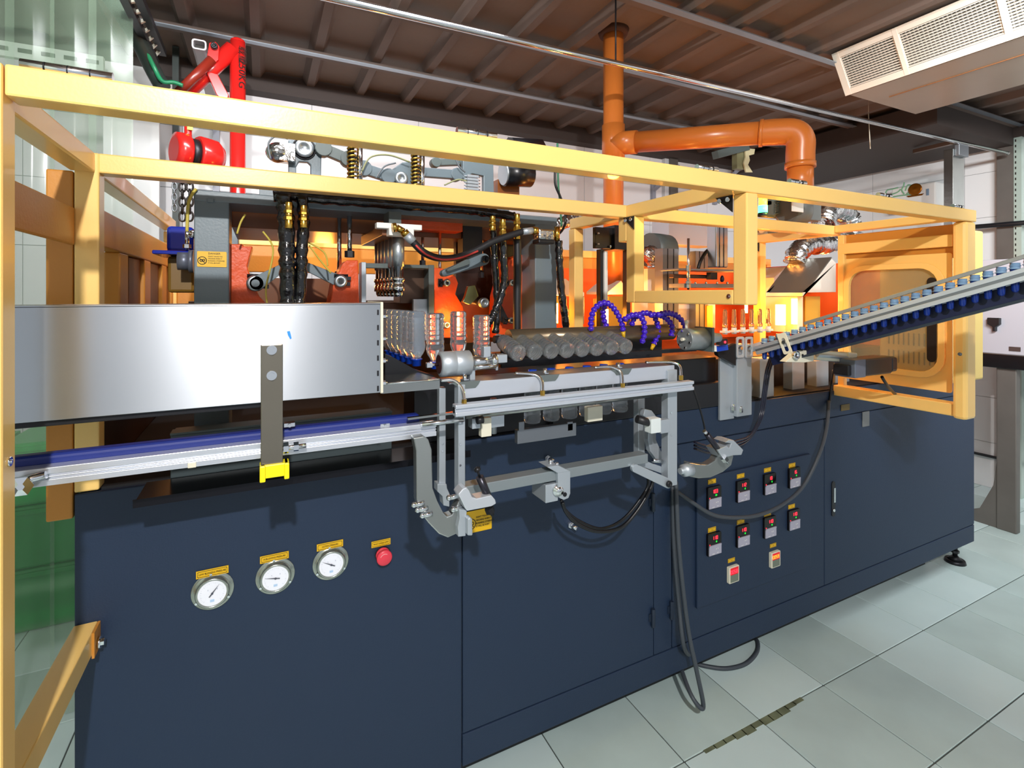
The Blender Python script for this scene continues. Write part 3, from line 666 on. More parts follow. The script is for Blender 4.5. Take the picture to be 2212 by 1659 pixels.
mt = obj('motor', G().cyl(P(1090, 375, 2.0), P(1145, 378, 2.0), .055, n=20).cyl(P(1100, 330, 2.05), P(1165, 333, 2.05), .07, n=10), mat('black_motor', '#101014', .3), tg)
obj('motor_plate', G().cyl(P(1086, 375, 2.0), P(1091, 375, 2.0), .05, n=20), ALU, mt)
obj('rear_brace', G().box(P(1075, 1, 2.05).x, 2.05, P(1100, 445, 2.05).z, P(1122, 1, 2.05).x, 2.1, P(1100, 390, 2.05).z), BRN, tg)
for n, pts in enumerate([[(585, 345), (580, 310), (600, 292), (622, 300)], [(782, 370), (800, 340), (840, 335), (885, 350)], [(812, 385), (830, 360), (855, 352)], [(960, 400), (990, 388), (1015, 395)], [(985, 345), (992, 360), (1005, 372)]]):
    obj('air_line', G().tube([P(*p, ty-.06) for p in pts], .0035, 6), mat('thin_line_%d' % (n % 2), '#8E9068' if n % 2 else '#6A7076', .4), tg)
bx('base_strip', 560, 428, 1100, 440, 1.9, .06, GRY, tg)
# ---------------------------------------------------------------- steel air conveyor box
BY = 1.18
xb1 = P(822, 700, BY).x; zt_ = P(822, 656, BY).z; zb_ = P(822, 848, BY).z
sb = thing('steel_conveyor_box', 'large brushed stainless steel conveyor housing across the left front of machine', 'conveyor housing', (0, 1.3, zb_))
obj('front_sheet', G().box(-.80, BY, zb_, xb1, BY+.003, zt_), SST, sb, bevel=.001)
obj('top_sheet', G().box(-.80, BY, zt_-.002, xb1, BY+.16, zt_+.001), SST, sb)
obj('back_sheet', G().box(-.80, BY+.157, zb_+.1, xb1, BY+.16, zt_), SST, sb)
fg = obj('end_flange', G().ring([(xb1, a_, b_) for a_, b_ in rrect(BY-.002, zb_-.002, BY+.165, zt_+.004, .002, 1)], [(xb1, a_, b_) for a_, b_ in rrect(BY+.016, zb_-.003+.018, BY+.15, zt_-.012, .002, 1)], (.006, 0, 0)), CREAM, sb, bevel=.001)
for k in range(4):
    z = zt_-.03-(zt_-zb_-.05)*k/3
    for q in (V(xb1+.006, BY+.008, z), ): obj('bolt', G().cyl(q+V(-.02, 0, 0), q+V(.012, 0, 0), .003, n=8).hexa(q, q+V(.007, 0, 0), .006), CHR, fg)
for k in range(6):
    z = zt_-.02-(zt_-zb_-.03)*k/5; obj('weld_tab', G().cb((xb1-.006, BY-.001, z), .004, .002, .012), DARK, fg)
g = G().prism([P(620, 716, BY-.0006), P(626, 715, BY-.0006), P(628, 722, BY-.0006), P(630, 731, BY-.0006), P(627, 733, BY-.0006), P(622, 724, BY-.0006)], (0, .0005, 0))
obj('paint_mark', g, mat('blue_paint_mark', '#2E8CE0', .5), sb)
obj('under_channel', G().box(-.7, BY+.01, zb_-.012, P(640, 1, BY).x-.05, BY+.05, zb_), DARK, sb, bevel=.002)
bk = thing('flat_bar_bracket', 'brown-grey flat steel bar bolted to the conveyor box with yellow foot', 'bracket', P(589, 1030, BY-.01))
b0, b1 = P(563, 745, BY-.006), P(611, 1012, BY-.006)
FB_ = mat('warm_dull_steel', '#8C8578', .3, .9, var=.1, vs=8)
obj('flat_bar', G().box(b0.x, BY-.006, b1.z, b1.x, BY-.001, b0.z), FB_, bk, bevel=.002)
obj('bar_flange', G().box(b1.x-.003, BY-.006, b1.z, b1.x, BY+.03, b0.z-.0), FB_, bk, bevel=.001)
for py in (756, 811):
    q = P(587, py, BY-.006); bo = obj('bolt', G().cyl(q, q+V(0, -.002, 0), .010, n=20).hexa(q+V(0, -.002, 0), q+V(0, -.011, 0), .0065), CHR, bk)
c0, c1 = P(562, 1008, BY-.014), P(624, 1034, BY-.014)
YC = mat('bright_yellow_plastic', '#F2E010', .35)
obj('yellow_end_cap', G().box(c0.x, BY-.012, c1.z+.006, c1.x, BY+.02, c0.z).box(c0.x-.001, BY-.016, c1.z, c0.x+.010, BY+.02, c0.z).box(c1.x-.009, BY-.016, c1.z, c1.x+.001, BY+.02, c0.z), YC, bk, bevel=.002)
q = P(612, 968, BY+.0); obj('rail_screw', G().cyl(q+V(-.01, 0, 0), q+V(.045, 0, 0), .005).hexa(q, q+V(.01, 0, 0), .012).hexa(q+V(.02, 0, 0), q+V(.03, 0, 0), .01), CHR, bk)
# outfeed rail
RY = 1.20
orl = thing('outfeed_rail', 'long white aluminium slotted rail carrying a dark blue bottle guide', 'conveyor rail', (0, RY, P(500, 985, RY).z))
xr1 = P(943, 920, RY).x; zr1 = P(943, 918, RY).z; zr0 = P(943, 938, RY).z
hh = zr1-zr0
zc = P(560, 974, RY).z
obj('aluminium_profile', G().box(-.62, RY, zc-.0165, xr1, RY+.03, zc-.005).box(-.62, RY+.006, zc-.006, xr1, RY+.03, zc+.006).box(-.62, RY, zc+.005, xr1, RY+.03, zc+.0165).box(-.62, RY, zc-.001, xr1, RY+.01, zc+.001), mat('bright_aluminium', '#DCE0E8', .3, .7), orl, bevel=.001)
xg1 = P(908, 910, RY+.03).x; zg = P(560, 944, RY+.03).z
obj('blue_guide', G().box(-.8, RY+.03, zg-.013, xg1, RY+.06, zg+.012), BELT, orl, bevel=.008, seg=3)
for px, py in ((625, 916), (887, 920), (830, 917)): q = P(px, py, RY+.03); obj('guide_screw', G().cb(q, .022, .02, .008).cyl(q+V(0, -.01, 0), q+V(0, -.016, 0), .004, n=8), CHR, orl)
bx('joint_tab', 405, 1000, 424, 1010, RY-.002, .01, CREAM, orl)
q = P(52, 1046, RY-.01); obj('clamp_knob', G().lathe(q, (0, -1, 0), [(0, .008), (.004, .008), (.004, .016), (.014, .018), (.016, .006)], 6, False).cyl(q+V(-.03, .0, .0), q+V(.03, 0, .012), .007), CHR, orl)
tr = tag(obj('drip_tray', G().box(P(300, 1, 1.42).x, 1.36, CT, P(1000, 1, 1.42).x, 1.509, CT+.003).box(P(300, 1, 1.42).x, 1.358, CT-.004, P(1000, 1, 1.42).x, 1.361, CT+.014), mat('dark_tray', '#202026', .2, .6)), 'dark shallow drip tray along the cabinet edge under the blue guide', 'tray')
ch = thing('dark_guide_channel', 'grey sheet channel lying on the deck behind the conveyor box', 'channel', (.1, 1.6, CT))
obj('channel_body', G().box(P(365, 1, 1.5).x, 1.52, CT, P(850, 1, 1.5).x, 1.60, CT+.11), mat('slate_paint', '#454F52', .4), ch, bevel=.003)
obj('channel_lip', G().box(P(365, 1, 1.5).x, 1.515, CT+.11, P(850, 1, 1.5).x, 1.56, CT+.115), GRYD, ch)
# ---------------------------------------------------------------- bottles
def bottle_profile():
    p = [(0, .018), (.002, .023), (.008, .026)]
    for k in range(6): z = .014+.014*k; p += [(z, .026), (z+.004, .0245), (z+.007, .0245), (z+.011, .026)]
    return p+[(.104, .026), (.118, .023), (.132, .0145), (.137, .0125), (.139, .0155), (.141, .0155), (.142, .012), (.158, .012)]
def make_bottle(c, ax, label, group, cap=True, m=None):
    t = thing('bottle', label, 'bottle', c, group)
    obj('bottle_body', G().lathe(c, ax, bottle_profile(), 20), m or PET, t)
    c = Vector(c); d = Vector(ax).normalized()
    if cap: obj('neck', G().lathe(c+d*.139, d, [(0, .0165), (.003, .0165), (.004, .013), (.021, .013), (.021, .011)], 18), CAPB, t)
    return t
bh = P(900, 672, 1.45).z
b0_ = make_bottle((P(900, 700, 1.45).x, 1.45, bh), (0, 0, -1), 'upside down clear bottle with blue neck, nearest of the row by the box end', 'bottles upside down beside the steel box')
x0 = P(900, 700, 1.45).x
for k, lb in enumerate(('second', 'third', 'fourth', 'fifth', 'sixth')):
    dup(b0_, (x0-.004*(k+1), 1.45+.053*(k+1), bh), 'upside down clear bottle with blue neck, %s back in the row by the box end' % lb)
dup(b0_, P(940, 676, 1.40), 'upside down clear bottle standing apart right of the row, left of the white actuator')
q = P(1040, 680, 1.42)
dup(b0_, q, 'upside down clear bottle with blue neck over the chrome rod, right of the glowing one')
dup(b0_, P(990, 672, 1.5), 'clear bottle glowing orange from the lamp behind it')
# upper row lying with base towards the viewer
c = P(1122, 765, 1.33)
u0 = make_bottle(c, (0, 1, .25), 'clear bottle lying base outward, leftmost of the upper row under the grey roller', 'clear bottles lying in the upper row', False, PET2)
nm = ['second from left', 'third from left', 'fourth from left', 'fifth from left', 'sixth from left', 'seventh from left', 'rightmost']
for k in range(7):
    dup(u0, c+V(.0575*(k+1), 0, 0), 'clear bottle lying base outward, %s in the upper row' % nm[k])
c = P(1150, 913, 1.34)
v0 = make_bottle(c, (0, 0, 1), 'upright clear bottle with blue neck behind the frame rail, leftmost of its row', 'upright bottles behind the frame rail')
for k, lb in enumerate(('second from left', 'third from left', 'fourth from left', 'fifth from left', 'rightmost')):
    dup(v0, c+V(.066*(k+1), 0, 0), 'upright clear bottle with blue neck behind the frame rail, %s' % lb)
# roller cover and cooling hoses
rc = thing('roller_cover', 'brown-grey steel roller tube above the upper bottle row', 'roller', P(1280, 735, 1.48))
rA, rB = P(1098, 732, 1.45), P(1450, 727, 1.45); rB = V(rB.x, 1.45, rA.z)
obj('roller_tube', G().cyl(rA, rB, .030, n=28), mat('brown_roller', '#7A6C58', .3, .7, var=.15, vs=9), rc)
obj('roller_axle', G().cyl(rA-V(.05, 0, 0), rB+V(.05, 0, 0), .012), DARK, rc)
obj('lower_plate', G().box(rA.x, 1.50, rA.z-.10, rB.x, 1.51, rA.z-.03), DARK, rc)
obj('chain_links', G().box(rA.x-.05, 1.42, rA.z-.075, rB.x+.1, 1.44, rA.z-.062), DARK, rc)
PUR = mat('purple_plastic', '#3A14B4', .25, coat=.3); TIP = mat('yellow_tip', '#D8A818', .4)
arcs = [([(1277, 715), (1277, 690), (1284, 668), (1300, 655), (1316, 657), (1330, 672), (1342, 695), (1346, 716)], 1.42, 'tallest arch at the left'),
 ([(1315, 716), (1306, 694), (1303, 672), (1308, 658)], 1.46, 'short upright stem inside the tallest arch'),
 ([(1347, 692), (1362, 682), (1378, 681), (1390, 694), (1392, 720), (1386, 742)], 1.40, 'second arch from the left'),
 ([(1364, 704), (1370, 688), (1388, 677), (1408, 679), (1418, 694), (1422, 718), (1412, 744)], 1.43, 'bright arch in the middle'),
 ([(1402, 680), (1425, 681), (1442, 690), (1452, 706), (1450, 726)], 1.40, 'arch left of the grey round actuator'),
 ([(1418, 681), (1440, 676), (1460, 681), (1474, 694), (1482, 710)], 1.38, 'rightmost arch reaching the grey actuator')]
for pts, y, lb in arcs:
    t = thing('coolant_hose', 'purple segmented coolant hose, '+lb, 'coolant hose', P(pts[-1][0], pts[-1][1], y), 'purple segmented coolant hoses')
    W_ = [P(*p, y) for p in pts]; W_ = catmull(W_, 10); L = [0]
    for i in range(1, len(W_)): L.append(L[-1]+(W_[i]-W_[i-1]).length)
    # resample
    n_ = int(L[-1]/.0015); R_ = []; j = 0
    for i in range(n_+1):
        s_ = L[-1]*i/n_
        while j < len(L)-2 and L[j+1] < s_: j += 1
        R_.append(W_[j].lerp(W_[j+1], (s_-L[j])/max(L[j+1]-L[j], 1e-6)))
    obj('segments', G().tube(R_, lambda t_, i: .0062+.0050*abs(math.sin(i*math.pi/11)), 10, 1, sub=False), PUR, t)
    e_ = R_[-1]; d_ = (R_[-1]-R_[-6]).normalized()
    if 'arch at' in lb or 'stem' in lb or 'middle' in lb:
        if d_.z > 0: e_ = R_[0]; d_ = (R_[0]-R_[6]).normalized()
        obj('nozzle_tip', G().cyl(e_, e_+d_*.022, .008, .005, n=12), TIP, t)
# round pneumatic actuators
ac = thing('round_actuator', 'white-grey round pneumatic actuator with chrome piston beside the upside down bottles', 'actuator', P(980, 812, 1.25))
A, B = P(948, 787, 1.25), P(1014, 784, 1.25); B.z = A.z
obj('actuator_body', G().lathe(A, (1, 0, 0), [(0, .026), (.003, .0325), (.040, .0325), (.041, .0318), (.042, .0325), ((B-A).x-.002, .0325), ((B-A).x, .03)], 32), ALUM, ac)
obj('end_face', G().cyl(A-V(.001, 0, 0), A, .024, n=24), mat('dark_red_face', '#4A2A2C', .4, .5), ac)
obj('air_fitting', G().cyl(A+V(-.03, 0, 0), A, .004).cb(A+V(-.026, 0, 0), .014, .012, .012), CHR, ac)
obj('piston_sleeve', G().cyl(B, B+V(.06, 0, 0), .017, n=20).cyl(B+V(.005, -.012, -.012), B+V(.07, -.012, -.012), .008).cyl(B+V(.06, 0, 0), B+V(.075, 0, 0), .021, n=20), CHR, ac)
obj('piston_clamp', G().cb(B+V(.09, 0, .006), .03, .03, .022).cb(B+V(.048, .0, .026), .02, .02, .03).cyl(B+V(.075, -.01, -.025), B+V(.075, -.01, .01), .004), ALUM, ac, bevel=.002)
obj('mount_plate', G().box(B.x-.002, 1.24, A.z-.05, B.x+.012, 1.29, A.z+.0), ALUM, ac)
ac2 = thing('round_actuator', 'grey round pneumatic actuator with bolted end face left of slotted posts', 'actuator', P(1478, 760, 1.30))
A = P(1478, 733, 1.30); B = P(1520, 731, 1.30); B.z = A.z; L = (B-A).x
obj('actuator_body', G().lathe(A, (1, 0, 0), [(0, .036), (.002, .038), (L*.97, .038), (L, .034)], 36), mat('actuator_grey', '#858A8C', .4, .4), ac2)
g = G()
for k in range(6): t = k*math.pi/3+.3; q = A+V(0, .029*math.cos(t), .029*math.sin(t)); obj('face_bolt', G().cyl(q, q+V(-.004, 0, 0), .004, n=8), CHR, ac2)
obj('centre_fitting', G().cyl(A, A+V(-.012, 0, 0), .006).cyl(A+V(.01, 0, .036), A+V(.01, 0, .058), .005).sph(A+V(.01, 0, .06), .007), CREAM, ac2)
obj('end_cone', G().lathe(B, (1, 0, 0), [(0, .016), (.01, .021), (.04, .022), (.06, .016), (.075, .016)], 22), ALUM, ac2)
obj('mounting_flange', G().box(B.x-.002, 1.26, B.z-.045, B.x+.008, 1.34, B.z+.04), GRYD, ac2)
# ---------------------------------------------------------------- bottle transfer frame
TY = 1.20
tf = thing('bottle_transfer_frame', 'aluminium bottle transfer frame with posts, slotted rail and curved arms', 'transfer frame', P(1220, 1080, TY))
zA = P(1035, 825, TY).z; zB = P(1035, 860, TY).z
xa = P(1000, 850, TY).x; xz = P(1462, 800, TY).x
obj('face_plate', G().box(xa, TY+.01, zB, xz, TY+.016, zA), mat('satin_aluminium', '#C6CCD6', .38, .5), tf, bevel=.001)
obj('top_plate', G().box(xa-.03, TY+.016, zA-.004, xz, TY+.10, zA), ALUD, tf, bevel=.001)
for px in (1010, 1185, 1345):
    c = P(px, 835, TY+.008); c.z = zA
    tb_ = obj('plate_tab', G().prism([c+V(u_, 0, v_) for u_, v_ in ((-.045, .002), (-.028, -.008), (-.022, -.016), (.022, -.016), (.03, -.008), (.036, .002))], (0, .003, 0)), mat('grey_tab', '#7E8684', .35, .7), tf)
    obj('tab_bolt', G().cyl(c+V(0, .02, -.004), c+V(0, .02, .018), .005).hexa(c+V(0, .02, 0), c+V(0, .02, .006), .012), CHR, tb_)
zr = P(985, 885, TY-.02).z; xl = P(980, 880, TY-.02).x; xr = P(1492, 828, TY-.02).x
obj('slotted_rail', G().box(xl, TY-.035, zr+.004, xr, TY-.01, zr+.014).box(xl, TY-.029, zr-.005, xr, TY-.01, zr+.005).box(xl, TY-.035, zr-.015, xr, TY-.01, zr-.004), mat('satin_aluminium', '#C6CCD6', .38, .5), tf, bevel=.002)
obj('rail_end_bore', G().cyl((xl-.001, TY-.022, zr), (xl, TY-.022, zr), .008), DARK, tf)
zq = P(1000, 908, TY-.01).z
obj('chrome_rod', G().cyl((P(910, 1, TY-.01).x, TY-.012, zq+.002), (P(1000, 1, TY-.01).x, TY-.012, zq+.002), .006), CHR, tf)
obj('flat_rod', G().bar((P(881, 1, TY).x, TY+.005, zq+.016), (P(985, 1, TY).x, TY+.005, zq+.018), .012, .005), SSP, tf)
obj('chrome_rod', G().cyl((P(1005, 1, TY+.03).x, TY+.03, zq-.002), (P(1430, 1, TY+.03).x, TY+.03, zq-.002), .0065), SSP, tf)
for n, pts in enumerate([[(1003, 868), (1001, 848), (993, 832), (978, 822), (952, 822)], [(1172, 848), (1172, 828), (1165, 815), (1148, 808), (1113, 806)], [(1345, 832), (1344, 812), (1336, 799), (1315, 792), (1284, 794)], [(1471, 815), (1470, 795), (1462, 786), (1445, 782), (1395, 783)]]):
    W_ = [P(p[0], p[1], TY-.02+.012*i) for i, p in enumerate(pts)]
    hk = obj('bent_tube', G().tube(W_, .0042, 8), CHR, tf)
    q = W_[0]; obj('tube_nut', G().hexa(q-V(0, 0, .008), q+V(0, 0, .006), .007), BRS, hk)
def vpost(p0, p1, y0, y1, t0, t1, m=ALUM, name='post'):
    a_, b_ = P(p0, 900, y0), P(p1, 900, y0); return obj(name, G().box(a_.x, y0, P(p0, t1, y0).z, b_.x, y1, P(p0, t0, y0).z), m, tf, bevel=.0015)
vpost(990, 1005, TY, TY+.03, 832, 1068); vpost(949, 963, TY+.06, TY+.08, 838, 1050)
vpost(1443, 1463, TY, TY+.03, 800, 1052); vpost(1379, 1393, TY+.10, TY+.125, 862, 1000)
for px, py, y in ((994, 912, TY-.001), (994, 960, TY-.001), (994, 1005, TY-.001), (956, 958, TY+.059), (956, 974, TY+.059), (1450, 892, TY-.001), (1450, 940, TY-.001)):
    q = P(px, py, y); obj('hole_plug', G().cyl(q, q+V(0, -.0015, 0), .003, n=10), CHR, tf)
pl('post_foot', [(945, 1046), (965, 1046), (966, 1055), (971, 1066), (971, 1095), (958, 1092), (956, 1072), (945, 1062)], TY+.05, .03, ALUM, tf)
zb1 = P(1014, 1062, TY).z
obj('cross_bar', G().box(P(1003, 1, TY).x, TY+.0, zb1-.014, P(1400, 1, TY).x, TY+.04, zb1+.014), mat('grey_bar', '#8F989C', .4, .5), tf, bevel=.002)
bm = obj('bar_clamp', G().prism([P(*p, TY-.012) for p in ((1205, 1022), (1232, 1018), (1232, 1066), (1228, 1076), (1218, 1080), (1209, 1076), (1206, 1060))], (0, .012, 0)).prism([P(*p, TY-.012) for p in ((1182, 1009), (1205, 1022), (1232, 1018), (1205, 1005))], (0, .05, 0)), ALUM, tf, bevel=.001)
q = P(1220, 1068, TY-.013); obj('clamp_pin', G().cyl(q, q-V(0, .002, 0), .006), DARK, bm)
for p in ((1189, 1008), (1203, 1014)): q = P(*p, TY+.01); obj('clamp_bolt', G().cyl(q, q+V(0, 0, .014), .0045).sph(q+V(0, 0, .015), .006), CHR, bm)
q = P(1195, 1058, TY+.01); sc2 = obj('short_cylinder', G().cb(q+V(-.01, .03, -.004), .04, .08, .05), ALUM, tf, bevel=.002)
obj('cylinder_nose', G().lathe(q+V(.008, -.01, .002), (0, -1, 0), [(0, .017), (.006, .017), (.006, .012), (.014, .012), (.014, 0)], 18), CHR, sc2)
# left curved arm and clamp
def arc_(c, R, a0, a1, n): return [(c[0]+R*math.cos(math.radians(a0+(a1-a0)*k/n)), c[1]-R*math.sin(math.radians(a0+(a1-a0)*k/n))) for k in range(n+1)]
pl('curved_arm', [(893, 946), (915, 942), (926, 950), (933, 972), (935, 1055), (945, 1082), (958, 1108), (966, 1116), (976, 1112), (985, 1096), (992, 1080), (1003, 1085), (1006, 1110), (1004, 1135), (990, 1152), (968, 1162), (948, 1154), (925, 1130), (905, 1104), (900, 1080), (899, 975)], TY-.05, .028, mat('arm_steel', '#A9ADAB', .3, .85), tf, .003)
for p in ((907, 1088), (915, 1099), (925, 1111), (982, 1073), (991, 1098)): q = P(*p, TY-.052); obj('arm_bolt', G().cyl(q+V(-.012, 0, 0), q+V(.01, 0, 0), .006).sph(q+V(-.014, 0, 0), .007), CHR, tf)
cl_ = pl('clamp_head', [(990, 1068), (1000, 1056), (1008, 1053), (1014, 1060), (1020, 1074), (1030, 1077), (1062, 1070), (1070, 1080), (1072, 1088), (1062, 1094), (1010, 1104), (1006, 1100)], TY-.08, .035, mat('bright_clamp', '#CDD2DA', .35, .5), tf, .002)
pl('clamp_tab', [(992, 1100), (1009, 1102), (1007, 1120), (1006, 1158), (990, 1160), (989, 1140), (993, 1120)], TY-.07, .02, ALUM, tf)
pl('clamp_tab', [(1010, 1122), (1015, 1116), (1021, 1122), (1022, 1158), (1010, 1158)], TY-.085, .02, ALUM, tf, .004)
q0, q1 = P(1036, 1030, TY-.06), P(1057, 1080, TY-.06)
sh = obj('shock_absorber', G().cyl(q0, q1, .010, n=16), mat('dark_anodised', '#33333C', .3, .6), tf)
obj('absorber_rod', G().cyl(P(1031, 1014, TY-.06), q0, .003).lathe(P(1030, 1012, TY-.06), (q1-q0).normalized(), [(-.004, .002), (0, .008), (.006, .008)], 14), DARK, sh)
obj('absorber_nut', G().hexa(P(1056, 1096, TY-.07), P(1060, 1106, TY-.07), .012).cyl(P(1060, 1104, TY-.07), P(1064, 1112, TY-.07), .005), DARK, sh)
# right hand curved arm, links
pl('curved_arm', [(1490, 1000), (1512, 1004), (1530, 1004), (1545, 995), (1555, 978), (1570, 968), (1585, 985), (1580, 1005), (1562, 1020), (1535, 1032), (1510, 1034), (1490, 1030)], TY-.01, .028, mat('arm_steel', '#A9ADAB', .3, .85), tf, .003)
q = P(1484, 1015, TY); obj('arm_boss', G().lathe(q+V(-.03, 0, 0), (1, 0, 0), [(0, .010), (.012, .010), (.012, .019), (.045, .021)], 20), ALUM, tf)
pl('clamp_head', [(1550, 972), (1570, 963), (1576, 968), (1580, 958), (1567, 956), (1575, 950), (1585, 951), (1606, 972), (1602, 983), (1583, 984), (1562, 990)], TY-.04, .05, ALUM, tf, .002)
q0, q1 = P(1527, 938, TY-.03), P(1556, 978, TY-.03)
sh = obj('shock_absorber', G().cyl(q0, q1, .009, n=16), mat('dark_anodised', '#33333C', .3, .6), tf)
obj('absorber_nut', G().hexa(P(1562, 987, TY-.04), P(1567, 994, TY-.04), .012).cyl(P(1566, 992, TY-.04), P(1572, 1001, TY-.04), .004).cyl(P(1521, 931, TY-.03), q0, .006), CHR, sh)
link('link_plate', (1373, 1012), (1445, 1045), TY-.012, .012, .015, .012, ALUM, tf); link('link_plate', (1385, 1000), (1448, 1022), TY+.03, .010, .010, .01, ALUM, tf)
q = P(1444, 1045, TY-.014); obj('link_pin', disc(G(), q, .010, .008), DARK, tf)
pl('c_bracket', [(1393, 884), (1408, 887), (1418, 900), (1417, 950), (1428, 975), (1448, 985), (1446, 1005), (1420, 995), (1405, 975), (1400, 950), (1402, 905), (1390, 898)], TY+.06, .02, ALUM, tf)
cb_ = obj('black_bumper', G().cyl(P(1376, 905, TY-.01), P(1406, 914, TY-.02), .012, n=16), BLK, tf)
bx('white_block', 1407, 906, 1428, 934, TY-.035, .03, mat('pale_block', '#D2DADA', .4), tf); bx('block_bracket', 1428, 908, 1448, 934, TY-.02, .02, ALUM, tf)
q = P(1420, 995, TY+.02); obj('small_cylinder', G().cyl(q+V(-.02, 0, .004), q+V(.02, 0, -.006), .006), CHR, tf)
bx('post_link', 1020, 905, 1038, 925, TY+.02, .03, ALUM, tf); bx('block_plate', 1040, 904, 1062, 942, TY+.03, .02, CREAM, tf)
obj('black_roller', G().cyl(P(1030, 908, TY-.0), P(1043, 906, TY), .010), BLK, tf)
obj('guide_pillar', G().cyl(P(1066, 860, TY+.06), P(1066, 936, TY+.06), .009).cb(P(1068, 908, TY+.06), .045, .03, .03), ALU, tf)
bx('sensor_tray', 1118, 930, 1245, 941, TY+.12, .02, ALUD, tf); 
for px in (1127, 1232): bx('tray_bracket', px-6, 912, px+6, 930, TY+.12, .006, ALUD, tf)
bx('hinge_plate', 1270, 880, 1302, 908, TY+.10, .02, CREAM, tf)
# stainless link channel from the box to the transfer frame
lc = thing('link_channel', 'stainless channel between conveyor box flange and transfer frame', 'channel', P(890, 850, 1.22))
z1_ = P(890, 815, 1.2).z; z0_ = P(890, 845, 1.2).z
obj('channel_side', G().box(xb1+.008, 1.20, z0_, P(950, 1, 1.2).x, 1.204, z1_-.012), SSP, lc); obj('channel_top', G().prism([(xb1+.008, 1.20, z1_-.012), (P(950, 1, 1.2).x, 1.20, z1_-.012), (P(950, 1, 1.2).x-.02, 1.32, z1_-.012), (xb1+.008, 1.32, z1_-.012)], (0, 0, .003)), SSP, lc)
obj('channel_wire', G().cyl((xb1, 1.197, z1_-.01), (P(948, 1, 1.2).x, 1.197, z1_-.01), .0025, n=8), CHR, lc)
tag(obj('dark_backing_block', G().box(.42, 1.53, CT, 1.72, 1.66, CT+.20).box(.9, 1.50, CT, 1.75, 1.53, CT+.10), mat('black_guard', '#141418', .3), bevel=.004), 'long black block added to darken the deck behind the transfer frame', 'housing')  # added block that keeps the space behind the bottles dark
tag(obj('chain_guard', G().prism([P(*p, 1.34) for p in ((832, 765), (850, 772), (900, 800), (938, 812), (938, 840), (832, 850))], (0, .05, 0)), mat('black_guard', '#141418', .3)), 'black sloping chain guard below the upside down bottles', 'guard')
# cables
CB_ = mat('black_cable', '#101014', .35)
hose('control_cable', [(1215, 1085), (1222, 1105), (1245, 1130), (1290, 1148), (1340, 1140), (1375, 1105), (1405, 1055), (1412, 1030)], 1.33, .006, CB_, 'black cable sagging under the transfer frame to the right links', 'cable')
hose('control_cable', [(1212, 1080), (1220, 1100), (1250, 1125), (1300, 1142), (1350, 1118), (1395, 1060), (1400, 1035)], 1.36, .005, CB_, 'second thinner black cable sagging beside the first under transfer frame', 'cable')
hose('grey_conduit', [(1790, 866, 1.50), (1786, 920, 1.46), (1770, 980, 1.42), (1735, 1050, 1.42), (1690, 1090, 1.42), (1640, 1112, 1.42), (1590, 1118, 1.43), (1540, 1112, 1.45), (1495, 1085, 1.47), (1462, 1062, 1.49)], 1.4, .008, mat('grey_conduit', '#3E444C', .5), 'dark grey conduit looping in front of the temperature controllers', 'conduit')
hose('grey_conduit', [(1460, 1040, 1.49), (1462, 1100, 1.47), (1466, 1180, 1.46), (1476, 1280, 1.45), (1488, 1370, 1.44), (1505, 1450, 1.42), (1519, 1520, 1.42), (1512, 1528, 1.42), (1490, 1495, 1.46), (1465, 1425, 1.58)], 1.4, .0085, mat('grey_conduit', '#3E444C', .5), 'dark conduit hanging down cabinet front into narrow loop on floor', 'conduit')
hose('grey_conduit', [(1453, 1050, 1.50), (1456, 1180, 1.48), (1466, 1300, 1.47), (1478, 1400, 1.45), (1500, 1418, 1.62)], 1.4, .0085, mat('grey_conduit', '#3E444C', .5), 'second conduit beside the first behind the narrow floor loop', 'conduit')
lp = [(1498, 1432), (1530, 1440), (1570, 1444), (1610, 1434), (1634, 1410), (1637, 1388), (1630, 1378)]
tag(obj('grey_conduit', G().tube([P(p[0], p[1], z=.010) for p in lp], .009, 10), mat('grey_conduit', '#3E444C', .5)), 'dark conduit lying on floor tiles in a wide half circle', 'conduit')
hose('air_tube', [(1497, 838, 1.2), (1508, 870, 1.2), (1518, 905, 1.2), (1524, 935, 1.2)], 1.2, .003, CB_, 'thin black tube from slotted rail end to right damper', 'air tube')
for n, dx in enumerate((0, 7, 14)):
    hose('air_tube', [(1665+dx*.7, 768, 1.42), (1655+dx*.6, 800, 1.42), (1648+dx*.5, 850, 1.42), (1640+dx*.5, 900, 1.42), (1620, 940+dx*.5, 1.40), (1590, 952+dx, 1.36), (1540, 965+dx, 1.30), (1500, 955+dx, 1.28)], 1.4, .0042, mat('blue_black_tube', '#14162A', .25), '%s dark air tube in the bundle draped from the right posts' % ('left', 'middle', 'right')[n], 'air tube', 'dark air tubes draped from the right posts')
for px, py in ((1181, 989), (1231, 1133)):
    q = P(px, py, CF-.006); t = thing('air_connector', 'chrome push-in air connector on cabinet front, %s' % ('above the cross bar' if px < 1200 else 'below the sagging cable'), 'connector', q)
    obj('connector_body', G().hexa(q+V(0, .001, 0), q+V(0, -.008, 0), .011).cyl(q+V(0, -.008, 0), q+V(.012, -.028, -.006), .007), CHR, t)
